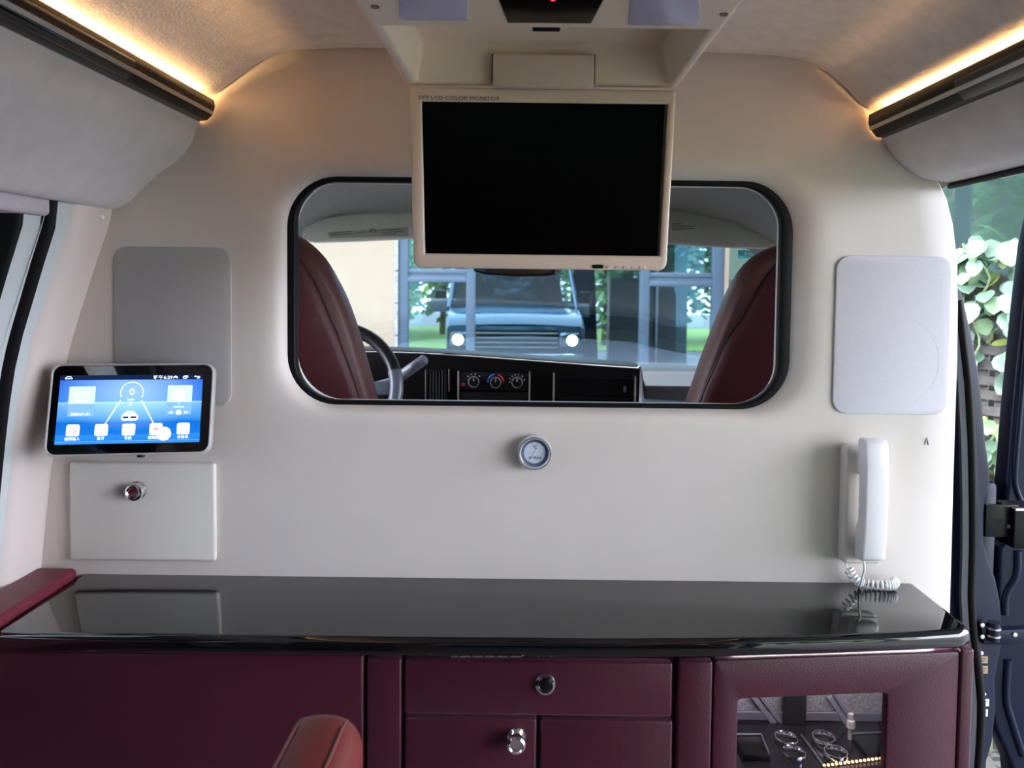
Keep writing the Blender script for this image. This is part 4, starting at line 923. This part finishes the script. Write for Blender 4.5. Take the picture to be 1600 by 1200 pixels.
for s in (-1, 1):
    hx = -.01+s*.76; hl = obj('headlamp', prism(rrect(hx-.14, hx+.14, .24, .44, .03, 5), 2.38, 2.42, .012, 2), mat('lamp_chrome_dish', (.8, .8, .82), .1, metal=1), vb, 40)
    obj('bulb', xf(lathe([(.075, 0), (.07, .012), (0, .02)], 20), T((hx+.03*s, 2.42, .33)) @ Matrix.Rotation(math.pi, 4, 'Z')), emat('headlamp_light', (1, .98, .95), 25), hl, 40)
obj('bumper', bx(-.97, .95, 2.38, 2.50, -.10, .15, .04, 3), mat('chrome_bumper', (.5, .52, .55), .2, metal=1), vb, 45)
for s in (-1, 1):
    obj('wing_mirror', bx(-.01+s*1.10-.09, -.01+s*1.10+.09, 1.28, 1.38, .72, 1.0, .03, 3), M_black, vb, 45)
    obj('mirror_arm', tube([(-.01+s*.92, 1.34, .76), (-.01+s*1.06, 1.33, .82)], .02, 8), M_black, vb, 60)
for x_, y_ in ((-.86, 1.95), (.84, 1.95), (-.86, -2.0), (.84, -2.0)):
    wh = obj('wheel', xf(lathe([(.20, -.12), (.34, -.12), (.37, -.09), (.37, .09), (.34, .12), (.22, .12), (.20, .08), (0, .08)], 28), T((x_, y_, GZ+.37)) @ Matrix.Rotation(R(90 if x_ > 0 else -90), 4, 'Z')), M_rubber, vb, 40)
obj('underbody', bx(-.92, .90, BACK, 2.3, -.14, -.045), M_black, vb)

# ================================================================== OUTSIDE
struct('ground', bx(-30, 30, -30, 30, GZ-.3, GZ), M_ground)
FY = 5.75
FMx = T((0, FY, 0)) @ Matrix.Rotation(R(1.45), 4, 'Z')
def fl(x, y):
    d = CM @ Vector(((x-CX)/F, -(y-CY)/F, -1.0)); n = FMx.to_3x3() @ Vector((0, -1, 0))
    t_ = (FMx.translation-CAMLOC).dot(n)/d.dot(n); q = FMx.inverted() @ (CAMLOC+d*t_); return q.x, q.z
bd = thing('building', 'cream rendered building with blue framed glazing that mirrors the van', 'building', (0, FY, GZ))
wx0, wx1 = fl(617, 500)[0], fl(1131, 500)[0]
wz0, wz1 = GZ+.35, 3.4
def fo(nm, b_, m, parent=bd, sharp=35): return obj(nm, xf(b_, FMx), m, parent, sharp)
fo('wall', bx(-9, wx0, 0, .35, GZ, 6.5), M_render); fo('wall', bx(wx1, 9, 0, .35, GZ, 6.5), M_render)
fo('wall', bx(wx0, wx1, 0, .35, wz1, 6.5), M_render); fo('wall', bx(wx0, wx1, 0, .35, GZ, wz0), M_render)
fo('added_shade_canopy', bx(-9, 9, -1.9, .02, 3.5, 3.62, .02, 1), M_render)  # unseen overhang added to shade the facade below
def stone(x0, x1):
    for k in range(12): fo('quoin', bx(x0, x1, -.012, .01, wz0+k*.30, wz0+k*.30+.29, .004, 1), mat('grey_quoin', (.42, .44, .44), .8, grain=.3, gscale=25))
stone(fl(617, 500)[0]-.005, fl(622, 500)[0])
mull = [(622, 637), (728, 742), (1000, 1015), (1113, 1130)]
fr = []
for a, b_ in mull: fr.append((fl(a, 500)[0], fl(b_, 500)[0]))
for x0_, x1_ in fr: fo('mullion', bx(x0_, x1_, .02, .10, wz0, wz1, .006, 2), M_alu)
fo('sill', bx(wx0, wx1, -.02, .14, wz0-.06, wz0, .006, 1), M_alu); fo('head', bx(wx0, wx1, .02, .14, wz1-.06, wz1, .006, 1), M_alu)
def pane_mat():
    m = bpy.data.materials.new('blue_reflective_pane'); m.use_nodes = True; nt = m.node_tree; nt.nodes.clear(); L = nt.links.new
    o = nt.nodes.new('ShaderNodeOutputMaterial'); g = nt.nodes.new('ShaderNodeBsdfGlossy'); d = nt.nodes.new('ShaderNodeBsdfTransparent'); mx = nt.nodes.new('ShaderNodeMixShader')
    g.inputs[0].default_value = (.52, .76, .86, 1); g.inputs['Roughness'].default_value = .012; d.inputs[0].default_value = (.25, .40, .45, 1); mx.inputs[0].default_value = .62
    L(d.outputs[0], mx.inputs[1]); L(g.outputs[0], mx.inputs[2]); L(mx.outputs[0], o.inputs[0]); MATS['pane'] = m; return m
M_pane = pane_mat()
tz = {}
for i, (ya_, yb_) in enumerate(((430, 441), (None, None), (436, 448))):
    x0_, x1_ = fr[i][1], fr[i+1][0]; xm = (x0_+x1_)/2
    if ya_:
        pxm = (mull[i][1]+mull[i+1][0])/2
        zt_, zl_ = fl(pxm, ya_-10)[1], fl(pxm, yb_)[1]
        fo('transom', bx(x0_, x1_, .02, .10, zl_, zl_+.05, .006, 2), M_alu); fo('transom', bx(x0_, x1_, .035, .09, zt_-.045, zt_, .006, 2), M_alu)
        fo('transom', bx(x0_, x1_, .05, .08, zl_+.05, zt_-.045), M_alu)
        fo('pane', bx(x0_, x1_, .06, .066, wz0, zl_), M_pane, sharp=None); fo('pane', bx(x0_, x1_, .06, .066, zt_, wz1), M_pane, sharp=None)
    else: fo('pane', bx(x0_, x1_, .06, .066, wz0, wz1), M_pane, sharp=None)
fo('room', bx(wx0, wx1, 2.2, 2.25, GZ, 6.4), mat('dim_room', (.30, .36, .34), .9)); fo('room', bx(wx0, wx1, .12, 2.25, GZ, GZ+.02), mat('dim_room', (.30, .36, .34), .9)); fo('room', bx(wx0, wx1, .12, 2.25, 3.45, 3.5), mat('dim_room', (.30, .36, .34), .9))
xa2 = fl(1028, 500)[0]; fo('blind', bx(xa2, fl(1062, 500)[0], .16, .17, wz0, 1.05), mat('pale_blind', (.55, .72, .62), .8))

struct('sky_blocker_roof', bx(1.35, 3.5, -4.2, 2.7, 2.22, 2.28), mat('sky_blocker_grey', (.30, .30, .30), .8))  # unseen roof added to block high sky from the doorway and ivy
for x_, y_ in ((3.3, -4.0), (3.3, 2.5)): struct('sky_blocker_post', bx(x_-.05, x_+.05, y_-.05, y_+.05, GZ, 2.22), M_alu)  # posts under the added roof, also unseen
# foliage
def leaf_mesh(nm, L_, W_, m, cup=.25):
    pts = [(0, 0, 0), (.04*L_, W_*.30, 0), (.25*L_, W_*.49, 0), (.55*L_, W_*.48, 0), (.84*L_, W_*.28, 0)]
    bm_ = bmesh.new(); mid = [bm_.verts.new((t*L_, 0, -cup*W_*.35*math.sin(math.pi*t))) for t in (0, .12, .3, .55, .82, 1.0)]
    up = [bm_.verts.new((a, b_, cup*W_*.25)) for a, b_, _ in pts[1:5]]; dn = [bm_.verts.new((a, -b_, cup*W_*.25)) for a, b_, _ in pts[1:5]]
    for sgn, s_ in ((1, up), (-1, dn)):
        fs = [(mid[0], mid[1], s_[0]), (mid[1], mid[2], s_[1], s_[0]), (mid[2], mid[3], s_[2], s_[1]), (mid[3], mid[4], s_[3], s_[2]), (mid[4], mid[5], s_[3])]
        for f in fs: bm_.faces.new(f if sgn > 0 else f[::-1])
    me = bpy.data.meshes.new(nm); bm_.to_mesh(me); bm_.free(); me.materials.append(m); me.polygons.foreach_set('use_smooth', [True]*len(me.polygons)); return me
def mass(nm, n_, L_, W_, m, place, parent, kind='stuff'):
    """a mass of leaves joined into one mesh"""
    vs, fs = [], []; base_ = [(0, 0, 0), (.35*L_, W_*.5, .1*W_), (.75*L_, W_*.35, .05*W_), (L_, 0, 0), (.75*L_, -W_*.35, .05*W_), (.35*L_, -W_*.5, .1*W_)]
    for i in range(n_):
        pos = Vector(place()); q = Matrix.Rotation(random.uniform(0, 6.28), 3, 'Z') @ Matrix.Rotation(random.uniform(-1.3, 1.3), 3, 'X') @ Matrix.Rotation(random.uniform(-.9, .9), 3, 'Y'); s = random.uniform(.6, 1.25); k = len(vs)
        vs += [tuple(pos+(q @ Vector(v))*s) for v in base_]; fs += [(k, k+1, k+2, k+3), (k, k+3, k+4, k+5)]
    me = bpy.data.meshes.new(nm); me.from_pydata(vs, [], fs); o = obj(nm, me, m, parent, None); 
    if kind: o['kind'] = kind
    return o

# lattice fence beyond the doorway
fc = P(1545, 520, 1.58); FN = Vector((-.78, -.63, 0)).normalized(); FU = Vector((-FN.y, FN.x, 0)).normalized()
if FU.y > 0: FU = -FU
FU = Vector((.63, -.78, 0)).normalized()
def FP(s, z, o=0): return Vector((fc.x, fc.y, 0))+FU*s+FN*o+Vector((0, 0, z))
fen = thing('lattice_fence', 'weathered wooden lattice fence under the ivy, beyond the van doorway', 'fence', (fc.x, fc.y, GZ))
def slat(nm, s0, s1, z0, z1, o0, o1):
    bm_ = bmesh.new(); vv = [bm_.verts.new(FP(s, z, o)) for o in (o0, o1) for s, z in ((s0, z0), (s1, z0), (s1, z1), (s0, z1))]
    for f in ((0, 1, 2, 3), (7, 6, 5, 4), (0, 4, 5, 1), (1, 5, 6, 2), (2, 6, 7, 3), (3, 7, 4, 0)): bm_.faces.new([vv[i] for i in f])
    return obj(nm, bm_, M_wood, fen, None)
zt_f = P(1545, 446, 1.58).z; pitch = .058
for k in range(28):
    z = zt_f-k*pitch-.036+random.uniform(-.003, .003); slat('slat', -.75, .85, z, z+.034, .008, .018)
for k in range(27):
    s = -.75+k*.06; slat('upright', s, s+.036, GZ, zt_f, -.004, .006)
slat('top_rail', -.8, .9, zt_f, zt_f+.04, -.02, .03)
for s in (-.8, .85): slat('post', s, s+.08, GZ, zt_f+.03, -.09, -.01)
# ivy: single leaves over the top of the fence
iv = thing('ivy_vine', 'pale green round-leaved vine climbing over the top of the lattice fence', 'vine', (fc.x, fc.y, GZ))
lm = [leaf_mesh('leaf', .085, .080, M_leafA), leaf_mesh('leaf', .066, .060, M_leafA), leaf_mesh('leaf', .055, .045, M_leafB), leaf_mesh('leaf', .06, .055, M_leafC)]
def put_leaf(me, pos, parent, face=None):
    o = bpy.data.objects.new('leaf', me); COL.objects.link(o); o.parent = parent
    n_ = (FN+Vector((random.uniform(-.5, .5), random.uniform(-.5, .5), random.uniform(.1, .9)))).normalized(); dn = Vector((random.uniform(-.6, .6), random.uniform(-.6, .6), -1)); dn = (dn-n_*dn.dot(n_)).normalized()
    M_ = Matrix((dn, n_.cross(dn), n_)).transposed(); o.matrix_local = T(Vector(pos)-wloc(parent)) @ M_.to_4x4() @ Matrix.Scale(random.uniform(.75, 1.2), 4); return o
def spx(x): return (P(x, 520, 1.58)-fc).dot(FU)
for i in range(170):
    s = random.uniform(-.20, .27); u = random.random()
    top = zt_f+.17-.45*abs(s+.05)**1.4+.03*math.sin(s*23)
    z = top-u*u*.50
    put_leaf(lm[random.choice((0, 0, 0, 1, 1, 2, 3))], FP(s, z, random.uniform(.02, .13)), iv)
for i in range(120):
    s = random.choice((random.uniform(-.22, -.05), random.uniform(.08, .27))); z = random.uniform(zt_f-.62, zt_f-.15)
    put_leaf(lm[random.choice((0, 1, 1, 2, 3))], FP(s, z, random.uniform(.02, .10)), iv)
for k in range(7):
    s = random.uniform(-.35, .35); pts = [FP(s+random.uniform(-.06, .06), zt_f+.16-j*.13, .03+random.uniform(0, .08)) for j in range(6)]
    obj('stem', tube(smooth_path(pts, 4), .004, 5), M_stem, iv, 60)
q = P(1516, 378, 1.55)
obj('tendril', tube(smooth_path([q+Vector((0, 0, -.12)), q+Vector((.0, 0, -.03)), q+Vector((0, 0, .01)), q+Vector((.03, -.01, .015)), q+Vector((.045, -.01, -.01))], 6), .005, 6), M_leafA, iv, 60)
obj('tendril', tube(smooth_path([q+Vector((-.06, 0, -.10)), q+Vector((-.03, 0, -.045)), q+Vector((.02, 0, -.04)), q+Vector((.06, -.01, -.09))], 6), .005, 6), M_leafA, iv, 60)
sh = thing('shrub', 'yellow-green small-leaved shrub growing at the foot of the lattice fence', 'shrub', (fc.x, fc.y, GZ))
for i in range(240):
    s = random.uniform(-.28, .34); z = zt_f-.48-random.random()**1.3*.75
    put_leaf(lm[random.choice((1, 2, 2, 2, 3, 3))], FP(s, z, random.uniform(.03, .25)), sh)
for k in range(9):
    s = random.uniform(-.4, .4); obj('stem', tube(smooth_path([FP(s, GZ, .1), FP(s+random.uniform(-.05, .05), zt_f-.9, .12), FP(s+random.uniform(-.12, .12), zt_f-.5, .14)], 5), .005, 5), M_stem, sh, 60)
mass('undergrowth', 500, .06, .035, M_leafB, lambda: FP(random.uniform(-.5, .5), random.uniform(GZ+.05, zt_f-.65), random.uniform(.0, .22)), sh)

# tinted pane standing in for a house window; trees behind imitate its reflections
gs = thing('house_window_stand_in', 'tall teal tinted pane behind the lattice fence, standing in for a house window', 'glass screen', (fc.x, fc.y, GZ))
def qbox(nm, s0, s1, z0, z1, o0, o1, m, parent):
    bm_ = bmesh.new(); vv = [bm_.verts.new(FP(s, z, o)) for o in (o0, o1) for s, z in ((s0, z0), (s1, z0), (s1, z1), (s0, z1))]
    for f in ((0, 1, 2, 3), (7, 6, 5, 4), (0, 4, 5, 1), (1, 5, 6, 2), (2, 6, 7, 3), (3, 7, 4, 0)): bm_.faces.new([vv[i] for i in f])
    return obj(nm, bm_, m, parent, None)
qbox('gap_sheet', -1.6, .75, GZ+.05, zt_f+.02, -.53, -.51, mat('dark_gap_sheet', (.02, .025, .025), .8), gs)  # dark sheet added behind the lattice so its gaps look dark
qbox('pane', -1.6, .75, zt_f+.02, 3.0, -.52, -.51, M_teal, gs)
qbox('frame', -1.6, .75, GZ, GZ+.05, -.54, -.49, M_alu, gs); qbox('frame', -.36, -.29, GZ, 3.0, -.55, -.53, M_alu, gs)
def tree(nm, label, x, y, h, rad, m, n_=1500, L_=.16, W_=.10, group=None, low=.25):
    t = thing(nm, label, 'tree', (x, y, GZ), group)
    obj('trunk', tube(smooth_path([(x, y, GZ), (x+.06, y, GZ+h*.4), (x-.04, y+.05, GZ+h*.8)], 5), [.10]*6+[.07]*4+[.04], 8), M_bark, t, 60)
    def place():
        a = random.uniform(0, 6.283); e = random.uniform(-1, 1); r_ = random.random()**.4
        k = math.sqrt(1-e*e)*r_; zc = GZ+h*(low+1)/2; return (x+rad*k*math.cos(a)*(1+.2*math.sin(5*a)), y+rad*k*math.sin(a), zc+h*(1-low)/2*e*r_)
    mass('foliage', n_, L_, W_, m, place, t); return t
dv = -FN
c0 = Vector((fc.x, fc.y, 0))+dv*2.6
tree('tree', 'dark green tree added behind the teal glass to imitate mirrored trees', c0.x+.4, c0.y+.2, 4.2, 1.5, M_leafC, 2600, .22, .13, low=.05)
tree('tree', 'yellow-green tree added behind the teal glass to imitate mirrored trees', c0.x+FU.x*1.1+1.2, c0.y+FU.y*1.1+1.0, 4.6, 1.3, M_leafB, 1800, .22, .13, low=.1)
struct('boundary_wall', prism_z([tuple((Vector((fc.x, fc.y))+Vector((dv.x, dv.y))*a+Vector((FU.x, FU.y))*b_)) for a, b_ in ((4.6, -5), (4.6, 1.3), (4.8, 1.3), (4.8, -5))], GZ, 2.6), mat('dark_wall', (.10, .13, .13), .9))
# behind the van: what the glazing mirrors
struct('lawn', bx(-14, 14, -16, -6.5, GZ-.05, GZ+.03), M_grass)
for i, (x, y, h, rad, mm) in enumerate(((-3.4, -9.5, 4.5, 1.5, M_leafB), (-1.9, -12, 5.5, 1.7, M_leafC), (-4.6, -13, 6, 2.2, M_leafB), (2.8, -8.0, 4.6, 1.3, M_leafC), (4.6, -9.0, 5.0, 1.7, M_leafD), (6.8, -10, 5.5, 1.8, M_leafC), (-6.2, -11, 6, 2.2, M_leafC), (1.2, -13, 6, 2.0, M_leafD))):
    tree('garden_tree', 'leafy garden tree behind the van, seen only mirrored in the glazing', x, y, h, rad, mm, 1100, .34, .2, 'trees mirrored in the glazing', .08)
print('objects', len(bpy.data.objects))
